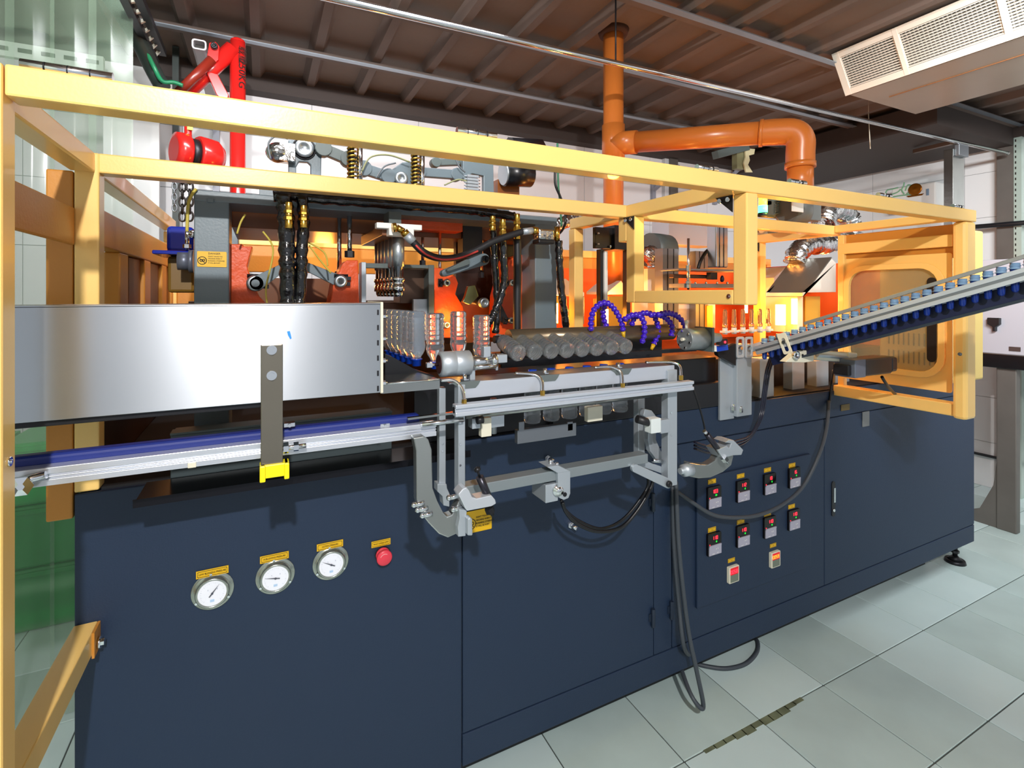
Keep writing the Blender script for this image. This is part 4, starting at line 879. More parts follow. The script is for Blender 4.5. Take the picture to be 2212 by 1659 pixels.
# ---------------------------------------------------------------- preform chute at the right
cA = V(1.775, 1.37, H-.222); cB = V(1.935, .50, H+.105); cd_ = (cB-cA).normalized()
cr_ = cd_.cross(V(0, 0, 1)).normalized(); cu_ = cr_.cross(cd_).normalized()
if cr_.x > 0: cr_ = -cr_
pc = thing('preform_chute', 'sloping aluminium preform chute coming out through the right opening', 'chute', cA)
AW = mat('bright_aluminium', '#DCE0E8', .3, .7)
def cbar(name, ox, oz, w, h, m, a0=0, b0=1, bev=.001): return obj(name, G().bar(cA.lerp(cB, a0)+cr_*ox+cu_*oz, cA.lerp(cB, b0)+cr_*ox+cu_*oz, w, h, cu_), m, pc, bevel=bev)
for sx_, l in ((1, 'near'), (-1, 'far')):
    cbar('slotted_side_rail', sx_*.022, .0105, .012, .013, AW); cbar('slotted_side_rail', sx_*.022, -.0105, .012, .013, AW); cbar('rail_web', sx_*.020, 0, .010, .012, ALUD)
cbar('top_guide_rod', .014, .046, .012, .011, mat('grey_rod', '#A4A4A2', .35, .6), .22, 1)
cbar('lower_guide', -.006, -.066, .012, .008, mat('dark_guide', '#26303A', .4), .15, 1)
cbar('back_plate', -.03, -.040, .004, .06, mat('navy_guide', '#10183A', .4), .02, 1)
q = cA.lerp(cB, .13)+cr_*.032
obj('slotted_bracket', G().ring([q+cd_*a_+cu_*b_ for a_, b_ in rrect(-.017, -.045, .017, .035, .006, 3)], [q+cd_*a_+cu_*b_ for a_, b_ in rrect(-.007, -.036, .007, .015, .0065, 3)], cr_*.004), CREAM, pc, bevel=.001)
obj('bracket_bolt', G().hexa(q, q+cr_*.008, .0075), CHR, pc)
CLR = mat('preform_collar', '#9CC4EC', .08, trans=.5)
def make_preform(c, label, group):
    t = thing('preform', label, 'preform', c, group)
    obj('preform_body', G().lathe(c, (0, 0, 1), [(-.066, .0), (-.065, .005), (-.060, .0085), (-.01, .0105), (0, .0115)], 14), mat('deep_blue_preform', '#1C3C9C', .08, trans=.45), t)
    obj('preform_neck', G().lathe(c, (0, 0, 1), [(0, .0145), (.002, .0145), (.003, .0115), (.008, .0115), (.009, .0125), (.011, .0125), (.012, .0112), (.018, .0112), (.018, .009), (.006, .008)], 16), CLR, t)
    return t
ORD = ['lowest'] + [w+' lowest' for w in 'second third fourth fifth sixth seventh eighth ninth tenth eleventh twelfth thirteenth fourteenth fifteenth sixteenth seventeenth eighteenth nineteenth twentieth twenty-first twenty-second twenty-third twenty-fourth twenty-fifth twenty-sixth twenty-seventh twenty-eighth twenty-ninth thirtieth'.split()]
N_ = 30; pf = None
for k in range(N_):
    c = cA.lerp(cB, .035+.93*k/(N_-1))+cu_*.021
    lb = ORD[k]+' blue preform hanging in the sloping chute'
    if pf is None: pf = make_preform(c, lb, 'preforms in the sloping chute')
    else: dup(pf, c, lb)
# ---------------------------------------------------------------- posts and drives below the chute
rg = thing('chute_support', 'aluminium posts with slotted tops carrying the preform chute', 'support posts', P(1590, 900, 1.48))
def post(px0, px1, p0, p1, y, d=.05, m=ALUM): a_ = P(px0, p0, y); b_ = P(px1, p1, y); return obj('post', G().box(a_.x, y, b_.z, b_.x, y+d, a_.z), m, rg, bevel=.002)
post(1556, 1586, 766, 904, 1.49, .012); post(1592, 1624, 745, 896, 1.47, .05); post(1642, 1672, 775, 888, 1.54, .06); post(1712, 1738, 780, 858, 1.60, .05); post(1764, 1790, 780, 852, 1.60, .05); post(1805, 1835, 800, 845, 1.62, .02)
for px in (1592, 1611):
    q0 = P(px, 728, 1.455); q1 = P(px+16, 772, 1.455)
    o = obj('slotted_tab', G().ring([(a_, 1.455, b_) for a_, b_ in rrect(q0.x, q1.z, q1.x, q0.z, .008, 3)], [(a_, 1.455, b_) for a_, b_ in rrect(q0.x+.009, q1.z+.010, q1.x-.009, q0.z-.010, .006, 3)], (0, .006, 0)), mat('bright_clamp', '#CDD2DA', .35, .5), rg, bevel=.001)
    q = P(px+8, 752, 1.455); obj('tab_bolt', G().hexa(q+V(0, .004, 0), q-V(0, .006, 0), .008), CHR, o)
for px, py in ((1584, 880), (1600, 884)): q = P(px, py, 1.47); obj('base_bolt', G().hexa(q-V(0, .0, .012), q+V(0, 0, .004), .009).cyl(q, q+V(0, 0, .012), .006), CHR, rg)
obj('side_arm', G().bar(P(1625, 752, 1.46), P(1650, 745, 1.40), .015, .03), AW, rg)
pl('blue_sensor_block', [(1548, 748), (1572, 743), (1574, 756), (1550, 760)], 1.42, .02, CAPB, rg); pl('dark_wedge', [(1550, 760), (1590, 742), (1590, 790), (1552, 768)], 1.46, .02, DARK, rg)
pl('white_nozzle', [(1531, 748), (1548, 746), (1549, 760), (1530, 757)], 1.42, .015, WHT, rg)
ls = thing('laser_sensor', 'small black sensor glowing red beside the blue block', 'sensor', P(1565, 741, 1.40))
bx('sensor_body', 1555, 733, 1572, 745, 1.40, .02, BLK, ls, .002); q = P(1566, 739, 1.399); obj('red_lens', G().cyl(q, q+V(0, -.002, 0), .005), LRED, ls)
pcy = thing('pneumatic_cylinder', 'cream ribbed pneumatic cylinder lying left of the black motor', 'cylinder', P(1770, 785, 1.22))
A, B = P(1758, 766, 1.22), P(1822, 772, 1.22)
for k, (dy, dz) in enumerate(((0, .016), (0, -.016), (-.012, 0))): obj('cylinder_rib', G().cyl(A+V(0, dy, dz*.8), B+V(0, dy, dz*.8), .008, n=12), ALUM, pcy)
obj('cylinder_core', G().bar(A, B, .028, .036), CREAM, pcy, bevel=.002); obj('end_cap', G().bar(B, B+(B-A)*.32, .038, .046), CREAM, pcy, bevel=.004)
pl('mount_arm', [(1697, 782), (1720, 762), (1742, 757), (1758, 752), (1758, 780), (1740, 783)], 1.21, .025, CREAM, pcy); 
for px in (1733, 1743): q = P(px, 767, 1.209); obj('bolt', G().cyl(q, q-V(0, .003, 0), .004), DARK, pcy)
q = P(1718, 767, 1.205); obj('round_port', G().lathe(q, (0, -1, 0), [(0, .016), (.008, .016), (.008, .009), (0, .009)], 18), CHR, pcy)
MY = 1.15
sm = thing('servo_motor', 'black square servo motor with grey flange pointing right below the chute', 'motor', P(1890, 815, MY+.04))
zt = P(1869, 776, MY).z; zb = P(1869, 814, MY).z; mx0 = P(1869, 1, MY).x; mx1 = P(1943, 1, MY).x
obj('motor_body', G().box(mx0, MY, zb, mx1-.05, MY+.075, zt), mat('motor_black', '#17151C', .3), sm, bevel=.007)
obj('motor_rear', G().box(mx1-.052, MY+.003, zb+.003, mx1, MY+.072, zt-.003), mat('motor_black', '#17151C', .3), sm, bevel=.012)
obj('motor_flange', G().box(P(1846, 1, MY).x, MY-.003, zb-.001, mx0, MY+.078, zt+.001), mat('flange_grey', '#6E7484', .4, .4), sm, bevel=.003)
obj('gearbox', G().box(P(1839, 1, MY).x, MY+.01, zb+.008, P(1846, 1, MY).x, MY+.07, zt-.02), DARK, sm, bevel=.004)
hose('motor_cable', [(1905, 814, 1.19), (1915, 830, 1.2), (1930, 848, 1.24), (1938, 856, 1.27), (1930, 866, 1.28), (1922, 860, 1.28)], 1.4, .006, CB_, 'black cable from the servo motor down to deck corner', 'cable')
hose('motor_cable', [(1812, 785, 1.25), (1802, 800, 1.34), (1798, 820, 1.48), (1795, 845, 1.5), (1792, 870, 1.5)], 1.4, .006, CB_, 'black cable hanging from pneumatic cylinder to the grey conduit', 'cable')
fc = tag(obj('cable_duct_sheet', G().prism([P(1840, 868, 1.52), P(1938, 842, 1.52), P(1938, 850, 1.52), P(1850, 876, 1.52)], (0, .15, 0)), DARK), 'thin dark sheet shelf at the right deck corner', 'sheet')
# ---------------------------------------------------------------- preform oven
HOOD = mat('pale_hood_sheet', '#D6D2C8', .45); HOODG = mat('grey_hood_sheet', '#8D8B84', .3, .7)
IR = mat('infrared_lamp_glow', '#FFF0C0', .5, emit='#FFB040', es=40); OVW = mat('lamplit_oven_wall', '#DC5A1E', .45, var=.08, vs=4)  # oven walls: yellow panels with the lamps' orange glow put into their colour
ov = thing('preform_oven', 'infrared preform oven with glowing lamps, pale hoods and walls tinted with orange lamp glow', 'oven', (2.4, 2.1, CT))
obj('back_wall', G().box(1.27, 2.60, CT, 3.6, 2.63, H+.16), OVW, ov)
obj('oven_base', G().box(1.35, 1.70, CT, 3.5, 2.55, CT+.16), mat('dark_brown_base', '#3A2A20', .4, .4), ov)
obj('end_wall', G().box(3.30, 1.62, CT, 3.33, 2.6, H+.20), OVW, ov)
yf = 1.75
obj('hood', G().prism([P(*p, yf) for p in ((1734, 641), (1734, 632), (1806, 631), (1806, 568), (1795, 557))], (0, .22, 0)), HOOD, ov, bevel=.002)
hx0 = P(1734, 641, yf); hx1 = P(1797, 556, yf)
obj('hood_slope', G().prism([hx0+V(-.003, 0, 0), hx0+V(.004, 0, 0), hx1+V(.004, 0, 0), hx1+V(-.003, 0, .002)], (0, .24, 0)), HOODG, ov)
for p in ((1718, 612), (1708, 622), (1757, 581)): q = P(p[0], p[1], 1.85); 
obj('lamp_box', G().box(P(1664, 1, 1.98).x, 1.78, P(1700, 720, 1.8).z, hx0.x, 1.98, hx0.z), mat('pinkish_box', '#E6C8B4', .45), ov, bevel=.002)
obj('hood', G().prism([P(*p, 2.15) for p in ((1672, 640), (1672, 600), (1698, 577), (1722, 575), (1722, 640))], (0, .2, 0)), HOOD, ov, bevel=.002)
obj('hood', G().prism([P(*p, 2.1) for p in ((1196, 637), (1196, 606), (1222, 602), (1262, 632), (1262, 640))], (0, .2, 0)), HOOD, ov, bevel=.002)
obj('hood', G().prism([P(*p, 2.15) for p in ((1314, 636), (1314, 630), (1342, 606), (1350, 618), (1350, 636))], (0, .2, 0)), HOOD, ov, bevel=.002)
obj('inner_panel', G().box(P(1370, 1, 2.2).x, 2.2, P(1400, 715, 2.2).z, P(1545, 1, 2.2).x, 2.22, P(1400, 650, 2.2).z), mat('pale_reflector', '#D8CCC0', .4), ov)
REF = mat('lamplit_reflector', '#F0B840', .35, .5)  # yellow lamp light put into the reflector colour
for px0, px1, p0, p1, y in ((1740, 1772, 640, 705, 1.80), (1646, 1664, 642, 712, 2.0), (1527, 1540, 660, 715, 1.95), (1285, 1300, 645, 712, 1.98), (1316, 1348, 640, 715, 2.0), (1197, 1207, 640, 700, 2.0), (1236, 1262, 640, 700, 2.1)):
    bx('reflector', px0, p0, px1, p1, y, .015, REF if px0 not in (1236,) else HOODG, ov)
def irlamp(px, p0, p1, y, r):
    o = rod('heat_lamp', (px, p0), (px, p1), y, r, IR, ov)
for a_ in ((1686, 658, 702, 1.74, .024), (1716, 645, 700, 1.74, .015), (1310, 668, 700, 1.90, .009), (1612, 656, 676, 1.95, .008), (1203, 655, 698, 1.92, .005), (990, 672, 712, 1.70, .013), (1355, 680, 700, 2.0, .006)): irlamp(*a_)
for px, py, y in ((1700, 680, 1.60), (1330, 672, 2.05), (990, 690, 1.98), (1580, 640, 2.2), (1810, 560, 2.15)):
    pass
FLM = (1.0, .36, .06)
for n, (px, py, y, w) in enumerate([(1706, 676, 1.68, 5), (1325, 660, 2.10, 16), (1600, 655, 2.15, 16), (985, 690, 1.86, 3), (1790, 600, 2.30, 15), (1450, 560, 2.35, 14), (1205, 640, 2.2, 8), (700, 560, 2.5, 5)]):
    lamp('heat_lamp_light', 'POINT', P(px, py, y), w*.45, FLM, .04)
# spindles with preforms being heated
HOT = mat('warm_clear_preform', '#FFC890', .1, trans=.8)
sp0 = None
for k in range(6):
    c = P(1566, 722, 1.72); c.x += .062*k
    if sp0 is None:
        sp0 = thing('heated_preform', 'clear preform on a pale spindle in the oven, leftmost of the row', 'preform', c, 'preforms on spindles in the oven')
        obj('spindle', G().cyl(c, c+V(0, 0, .03), .012, n=14).cb(c+V(.0, 0, .012), .035, .03, .010), WHT, sp0)
        obj('preform_body', G().lathe(c, (0, 0, 1), [(.03, .012), (.045, .0135), (.050, .011), (.11, .010), (.118, .006), (.12, 0)], 14), HOT, sp0)
    else: dup(sp0, c, 'clear preform on a pale spindle in the oven, %s of the row' % ('', 'second from left', 'third from left', 'third from right', 'second from right', 'rightmost')[k])
# ---------------------------------------------------------------- transfer station behind the hanging panel
ts = thing('feed_station', 'aluminium profile columns, chrome cylinder and plates of the preform feed station', 'feed station', P(1500, 720, 1.9))
def prof(px0, px1, p0, p1, y, d=.06, m=ALUD):
    a_ = P(px0, p0, y); b_ = P(px1, p1, y); w = b_.x-a_.x
    o = obj('profile_column', G().box(a_.x, y, b_.z, b_.x, y+d, a_.z), m, ts, bevel=.001)
    for k in (.3, .68): obj('profile_groove', G().box(a_.x+w*k-.0025, y-.0012, b_.z, a_.x+w*k+.0025, y, a_.z-.001), DARK, o)
prof(1432, 1466, 536, 716, 1.95); prof(1503, 1530, 542, 580, 2.15); prof(1503, 1530, 640, 716, 2.15)
cy_ = bx('chrome_cylinder', 1547, 484, 1573, 578, 1.80, .06, mat('bright_profile', '#CED2D8', .22, .9), ts, .006)
for k in (.25, .6): 
    a_ = P(1547+26*k, 484, 1.80); b_ = P(1547+26*k, 578, 1.80); obj('cylinder_groove', G().box(a_.x, 1.798, b_.z, a_.x+.004, 1.80, a_.z-.004), DARK, cy_)
bx('cross_plate', 1466, 579, 1592, 587, 1.78, .12, ALUD, ts); bx('cross_plate', 1455, 592, 1548, 602, 1.84, .03, mat('brown_steel', '#5C4436', .35, .6), ts); bx('cross_plate', 1478, 612, 1592, 622, 1.76, .10, ALUD, ts)
bx('black_block', 1536, 588, 1550, 604, 1.80, .03, BLK, ts)
rd = rod('threaded_rod', (1487, 515), (1487, 626), 1.75, .0065, CHR, ts)
for p0, p1, r in ((573, 586, .011), (600, 606, .009), (607, 613, .013), (614, 622, .011)): q0, q1 = P(1487, p0, 1.75), P(1487, p1, 1.75); obj('rod_nut', G().hexa(q0, q1, r), CHR, rd)
for px in (1502, 1525, 1549, 1571): q = P(px, 611, 1.76); obj('bolt', G().sph(q, .006), CHR, ts)
c = P(1560, 603, 1.76); obj('dark_knob', G().lathe(c, (0, 0, 1), [(-.014, .006), (-.008, .010), (.004, .010), (.012, .007), (.018, .004)], 12), mat('dark_blue_knob', '#14143A', .3), ts)
hose('feed_cable', [(1556, 532), (1530, 540), (1515, 560), (1508, 580)], 1.86, .009, CB_, 'black cable curving behind the chrome cylinder', 'cable')
bb = thing('black_switch_cover', 'black sheet cover with post between the two hanging guard panels', 'cover', P(1300, 715, 1.8))
bx('cover_sheet', 1286, 490, 1328, 538, 1.80, .02, mat('black_sheet', '#141214', .25), bb); bx('cover_sheet', 1328, 486, 1362, 540, 1.78, .10, mat('black_sheet', '#141214', .25), bb)
bx('cover_post', 1297, 538, 1305, 714, 1.81, .03, mat('black_sheet', '#141214', .25), bb); bx('white_strip', 1306, 542, 1313, 650, 1.80, .012, WHT, bb); bx('cover_post', 1354, 540, 1362, 714, 1.82, .03, mat('brown_steel', '#5C4436', .35, .6), bb)
for px, py in ((1293, 504), (1293, 527), (1319, 532), (1340, 534)): q = P(px, py, 1.79); obj('rivet', G().sph(q, .005), CHR, bb)
wb_ = thing('white_oven_box', 'white sheet box with foil duct on top seen through the hanging panel', 'box', P(1415, 650, 2.1))
bx('box_body', 1399, 580, 1430, 632, 2.10, .1, HOOD, wb_)
gb = tag(obj('curved_blower', G().lathe(P(1402, 540, 2.3), (1, 0, 0), [(0, .10), (.06, .10), (.14, .095), (.16, .06)], 24), GRYD), 'grey curved blower housing seen through the hanging panel', 'blower')
bp_ = tag(obj('light_box', G().box(P(1445, 1, 2.35).x, 2.35, P(1500, 530, 2.35).z, P(1548, 1, 2.35).x, 2.5, P(1500, 470, 2.35).z), mat('polished_panel', '#C0BCC0', .25, .5)), 'smooth grey sheet housing behind the feed station', 'housing')
# foil ducts
FD = mat('foil_duct', '#D4D4D4', .2, 1, bump=.9, bs=30)
def foil(pts, y, r, label, rough=.12):
    W_ = [P(p[0], p[1], p[2] if len(p) > 2 else y) for p in pts]
    rnd = random.Random(3)
    return tag(obj('foil_duct', G().tube(W_, lambda t, i: r*(1+.07*math.sin(i*2.2)+rough*rnd.uniform(-1, 1)*.4), 18, 14), FD), label, 'duct')
foil([(1395, 560, 2.15), (1402, 548, 2.15), (1414, 556, 2.15), (1416, 578, 2.15)], 2.15, .045, 'short silver foil duct on the white box behind hanging panel')
foil([(1192, 492), (1215, 482), (1240, 472), (1262, 466)], 2.2, .032, 'thin twisted silver foil duct behind the right press column')
foil([(1778, 485, 1.9), (1784, 462, 1.92), (1806, 450, 1.96), (1826, 462, 2.0), (1836, 482, 2.0), (1838, 510, 2.0)], 1.9, .062, 'bulging silver foil duct bend above the front rail at the right', .2)
foil([(1838, 506, 2.0), (1815, 520, 2.0), (1780, 528, 1.98), (1745, 530, 1.96), (1722, 548, 1.95), (1716, 568, 1.95)], 2.0, .055, 'crumpled foil duct lit orange above the pale hood', .3)
# stack light, fan motor, blower
sl = thing('signal_light', 'small signal light glowing amber over green behind top rail', 'signal light', P(1650, 462, 1.20))
c = P(1648, 462, 1.20); z0 = P(1648, 460, 1.20).z; z1 = P(1648, 444, 1.20).z; z2 = P(1648, 424, 1.20).z
obj('green_lens', G().cyl((c.x, 1.2, z0), (c.x, 1.2, z1), .015), mat('green_glow', '#60FF90', .4, emit='#30FF70', es=9), sl)
obj('amber_lens', G().cyl((c.x, 1.2, z1), (c.x, 1.2, z2), .014), mat('amber_glow', '#FFC040', .4, emit='#FFB020', es=9), sl)
obj('lamp_base', G().cyl((c.x, 1.2, z0-.012), (c.x, 1.2, z0), .016).box(c.x-.015, 1.2, z0-.012, c.x+.06, 1.22, z0-.004), DARK, sl)
lamp('amber_light', 'POINT', (c.x+.08, 1.06, z2-.005), 3.2, (1, .55, .05), .02); lamp('green_light', 'POINT', (c.x+.01, 1.15, z1-.01), .5, (.1, 1, .3), .02)
fm = thing('fan_motor', 'grey-green finned fan motor right of the signal light', 'motor', P(1675, 470, 1.75))
A, B = P(1660, 452, 1.75), P(1690, 452, 1.75); B.z = A.z
obj('motor_case', G().cyl(A, B, .045, n=20).box(A.x, 1.73, A.z+.02, B.x-.02, 1.80, A.z+.075), mat('green_grey', '#66706A', .4), fm, bevel=.002)
for k in range(9):
    t = math.radians(150+k*20); q = V(0, -abs(math.cos(t))*.0, 0)
    a_ = A+V(0, -.046, -.03+k*.008); obj('cooling_fin', G().box(A.x, 1.70, a_.z, B.x, 1.72, a_.z+.003), mat('green_grey', '#66706A', .4), fm)
bl = thing('blower', 'dark grey blower with large white name plate under the orange pipe', 'blower', P(1727, 475, 1.62))
c = P(1727, 455, 1.62)
obj('blower_housing', G().lathe(P(1700, 455, 1.66), (1, 0, 0), [(0, .06), (.01, .075), (.05, .08), (.09, .08), (.12, .06), (.13, .03)], 26), mat('blower_grey', '#5E605E', .4), bl)
bx('white_plate', 1711, 430, 1736, 459, 1.57, .004, WHT, bl)
bx('blower_outlet', 1736, 425, 1775, 478, 1.70, .05, mat('blower_grey', '#5E605E', .4), bl, .006)
ps = tag(obj('hinge_stamp', G().box(0, 0, 0, .001, .001, .001), DARK), 'x', 'x'); bpy.data.objects.remove(ps)
jb = thing('junction_box', 'grey junction box with white cable gland under rear rail', 'box', P(1665, 505, 2.0))
bx('box_body', 1650, 492, 1682, 504, 2.0, .05, GRYD, jb, .006); q = P(1645, 496, 2.0); obj('gland', G().cyl(q, q+V(.03, 0, 0), .02).cyl(q+V(0, 0, -.02), q+V(.01, 0, -.035), .03), WHT, jb)
# ---------------------------------------------------------------- orange pvc pipe
op = thing('orange_pipe', 'orange plastic drain pipe from the ceiling with tee and elbow', 'pipe', P(1325, 430, 2.24))
c = P(1325, 200, 2.24); R = .055; zj = P(1325, 300, 2.24).z
obj('riser', G().cyl((c.x, 2.24, H-.0), (c.x, 2.24, CZ+.02), R, n=28), ORGP, op)
obj('ceiling_collar', G().lathe((c.x, 2.24, CZ-.03), (0, 0, 1), [(0, R), (0, R+.02), (.03, R+.03)], 24), mat('rust_collar', '#4A2A18', .8), op)
e_ = V(2.235, 1.506, 0); e_.z = P(1730, 300, 1.506).z
c2 = V(c.x, 2.24, zj)
zt_el = P(1720, 283, 1.52).z
eh = V(e_.x, e_.y, zt_el)
d_ = (eh-c2); d_.z = 0
t1 = V(c2.x, c2.y, P(1345, 308, 2.2).z)
hd = (eh-t1).normalized()
obj('tee', G().cyl(t1-V(0, 0, .09), t1+V(0, 0, .10), R+.007, n=28).cyl(t1, t1+hd*.13, R+.007, n=28), ORGP, op)
obj('branch', G().cyl(t1+hd*.1, eh-hd*.10, R, n=28), ORGP, op)
el = catmull([eh-hd*.16, eh-hd*.10, eh-hd*.03-V(0, 0, .008), eh-V(0, 0, .045), eh-V(0, 0, .11), eh-V(0, 0, .17)], 5)
obj('elbow', G().tube(el, R+.006, 28, 1, sub=False), ORGP, op)
obj('socket_ring', G().cyl(eh-hd*.17, eh-hd*.155, R+.010, n=28), ORGP, op)
obj('socket_ring', G().cyl(eh-V(0, 0, .175), eh-V(0, 0, .15), R+.010, n=28), ORGP, op)
obj('drop', G().cyl(eh-V(0, 0, .15), V(eh.x, eh.y, P(1728, 425, 1.506).z), R, n=28), ORGP, op)
# ---------------------------------------------------------------- overhead stainless rail with post
rl = thing('overhead_rail', 'long polished stainless steel tube hung across below the ceiling', 'rail', (2.5, 1.9, 2.6))
y = 1.90; a_ = P(1330, 137, y); b_ = P(2176, 331, y); dd = (b_-a_); st = a_-dd*1.0
obj('tube', G().cyl(st, b_, .014, n=16), CHR, rl)
obj('end_stub', G().sph(b_, .016), SSP, rl)
for k in (.0, .42): 
    q = a_-dd*k; obj('drop_rod', G().cyl(q, V(q.x, q.y, CZ-.04), .004), DARK, rl)
pp = P(2063, 330, 1.9)
po = thing('stainless_post', 'square stainless steel post holding the rail behind guard frame corner', 'post', (pp.x, 1.95, 0))
a0, a1 = P(2052, 300, 1.95), P(2076, 300, 1.95)
obj('post_tube', G().box(a0.x, 1.93, 0, a1.x, 1.99, P(2063, 325, 1.95).z), SSP, po, bevel=.003)
obj('top_clip', G().box(a0.x+.02, 1.90, P(2063, 340, 1.95).z, a1.x-.005, 1.93, P(2063, 316, 1.95).z), ALUD, po, bevel=.003)
obj('cross_arm', G().bar(P(1975, 327, 2.3), P(2056, 308, 2.0), .03, .03), mat('brown_steel', '#5C4436', .35, .6), po)
# ---------------------------------------------------------------- ceiling duct with grilles
du = thing('air_duct', 'white ventilation duct with louvre grilles hanging below the ceiling', 'duct', (3.6, 0, CZ))
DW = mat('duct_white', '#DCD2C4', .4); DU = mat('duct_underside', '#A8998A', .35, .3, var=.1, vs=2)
X0 = 3.17; Z0 = P(1830, 205, x=X0).z; Y1 = P(1830, 205, x=X0).y
q = P(1800, 115, y=Y1); X1 = q.x; Z1 = q.z      # the face leans outward at the top
Y0 = -1.0
Xf = P(1974, 251, y=Y1).x
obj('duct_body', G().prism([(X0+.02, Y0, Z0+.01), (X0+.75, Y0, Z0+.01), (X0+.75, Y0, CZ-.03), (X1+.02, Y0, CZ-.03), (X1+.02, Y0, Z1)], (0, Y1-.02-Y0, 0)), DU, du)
up = (V(X1, 0, Z1)-V(X0, 0, Z0)); L = up.length; un = up.normalized(); nn = V(-un.z, 0, un.x)
if nn.x > 0: nn = -nn
def fp(y, t, d=0): v = V(X0, 0, Z0)+un*t+nn*d; return V(v.x, y, v.z)
obj('frame_edge', G().prism([fp(Y0, 0), fp(Y0, 0, .02), fp(Y0, .035, .02), fp(Y0, .035)], (0, Y1-Y0, 0)), DW, du)
obj('frame_edge', G().prism([fp(Y0, L-.035), fp(Y0, L-.035, .02), fp(Y0, L, .02), fp(Y0, L)], (0, Y1-Y0, 0)), DW, du)
obj('frame_back', G().prism([fp(Y0, .03, -.012), fp(Y0, .03, -.008), fp(Y0, L-.03, -.008), fp(Y0, L-.03, -.012)], (0, Y1-Y0-.02, 0)), mat('duct_dark', '#1E1A18', .7), du)
gw = .40; ys = [Y1-.03]; 
obj('mullion', G().prism([fp(Y1-.035, 0, .0), fp(Y1-.035, 0, .021), fp(Y1-.035, L, .021), fp(Y1-.035, L, 0)], (0, .035, 0)), DW, du)
yk = Y1-.035; k = 0
while yk > Y0+.1:
    y1_ = yk-gw+(.12 if k == 0 else 0)
    gr = obj('grille', G().prism([fp(y1_+.0, .03, .004), fp(y1_, .03, .008), fp(y1_, L-.03, .008), fp(y1_, L-.03, .004)], (0, .012, 0)), DW, du)
    nb = 14
    g = G()
    for j in range(nb):
        t = .040+(L-.08)*j/(nb-1); g.prism([fp(y1_, t, .0), fp(y1_, t-.003, .016), fp(y1_, t+.0015, .016), fp(y1_, t+.004, .0)], (0, yk-y1_, 0))
    s_ = obj('louvre_slats', g, DW, gr); s_['kind'] = 'stuff'
    g = G(); m_ = int((yk-y1_)/.018)
    for j in range(m_):
        yy = y1_+(j+.5)*(yk-y1_)/m_; g.prism([fp(yy, .035, -.006), fp(yy, .035, .002), fp(yy, L-.035, .002), fp(yy, L-.035, -.006)], (0, .003, 0))
    s_ = obj('rear_fins', g, mat('fin_grey', '#8A8680', .5), gr); s_['kind'] = 'stuff'
    obj('mullion', G().prism([fp(y1_-.022, 0, .0), fp(y1_-.022, 0, .021), fp(y1_-.022, L, .021), fp(y1_-.022, L, 0)], (0, .022, 0)), DW, du)
    yk = y1_-.022; k += 1
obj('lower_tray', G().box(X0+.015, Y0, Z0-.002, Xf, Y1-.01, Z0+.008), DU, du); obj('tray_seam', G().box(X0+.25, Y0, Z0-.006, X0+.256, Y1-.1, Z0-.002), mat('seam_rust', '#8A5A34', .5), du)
tag(obj('pull_cord', G().cyl((P(1876, 1, 2.2).x, 2.2, P(1876, 243, 2.2).z), (P(1880, 1, 2.2).x, 2.2, P(1882, 322, 2.2).z), .003, n=6).cyl((P(1876, 1, 2.2).x, 2.2, CZ), (P(1876, 1, 2.2).x, 2.2, P(1876, 243, 2.2).z), .0012, n=5), CREAM), 'thin pale pull cord dangling below the ceiling at the right', 'cord')
# ---------------------------------------------------------------- right wall things
def wx(px, py): return P(px, py, x=WX-.007)
def wbox(name, px0, py0, px1, py1, d, m, parent=None, bevel=.003):
    a_, b_ = wx(px0, py0), wx(px1, py1); zc0 = H+(CY-py1)/(CY-py0)*(a_.z-H) if 0 else b_.z
    return obj(name, G().box(WX-.007-d, min(a_.y, b_.y), min(a_.z, b_.z), WX-.007, max(a_.y, b_.y), max(a_.z, b_.z)), m, parent, bevel=bevel)
COLM = mat('grey_brown_column', '#6E6964', .5, .3, var=.15, vs=6)
c0, c1 = wx(2162, 400), wx(2200, 400)
colm = thing('wall_column', 'grey-brown steel column on the right wall with perforated strip', 'column', (WX-.05, (c0.y+c1.y)/2, 0))
ya, yb = c1.y, c0.y
obj('column_face', G().box(WX-.09, ya, 0, WX-.007, yb, CZ-.16), COLM, colm, bevel=.004)
obj('perforated_strip', G().box(WX-.10, ya-.05, 0, WX-.007, ya-.002, CZ-.16), mat('green_white_strip', '#B8C8BE', .35, .3), colm)
g = G()
for k in range(46): g.box(WX-.1015, ya-.018, .9+k*.045, WX-.099, ya-.010, .92+k*.045)
o = obj('strip_holes', g, INK, colm); o['kind'] = 'stuff'
cb0 = P(2112, 492, x=WX-.15); cb1 = P(2230, 482, x=WX-.15)
tag(obj('dark_wall_pipe', G().cyl(V(WX-.14, cb0.y+.6, cb0.z+.02), V(WX-.14, cb1.y-.6, cb1.z), .02, n=10), BLK), 'thick black pipe running along the right wall behind guard frame', 'pipe')
tag(obj('low_wall_cable', G().cyl((WX-.03, 3.0, wx(2110, 978).z), (WX-.03, .5, wx(2110, 978).z), .012, n=8), BLK), 'black cable low along the right wall beside the steel leg', 'cable')
gc = thing('grey_control_cabinet', 'light grey cabinet with black turn handle on a steel stand at far right', 'control cabinet', (4.95, 2.0, 0))
XG = 4.7
a_, b_ = P(2127, 600, x=XG), P(2215, 770, x=XG)
gz0, gz1 = P(2180, 766, x=XG).z, H+.25
obj('cabinet_case', G().box(XG, b_.y-.5, gz0, XG+.45, a_.y+.1, gz1), mat('cabinet_grey', '#B2B0B8', .5), gc, bevel=.006)
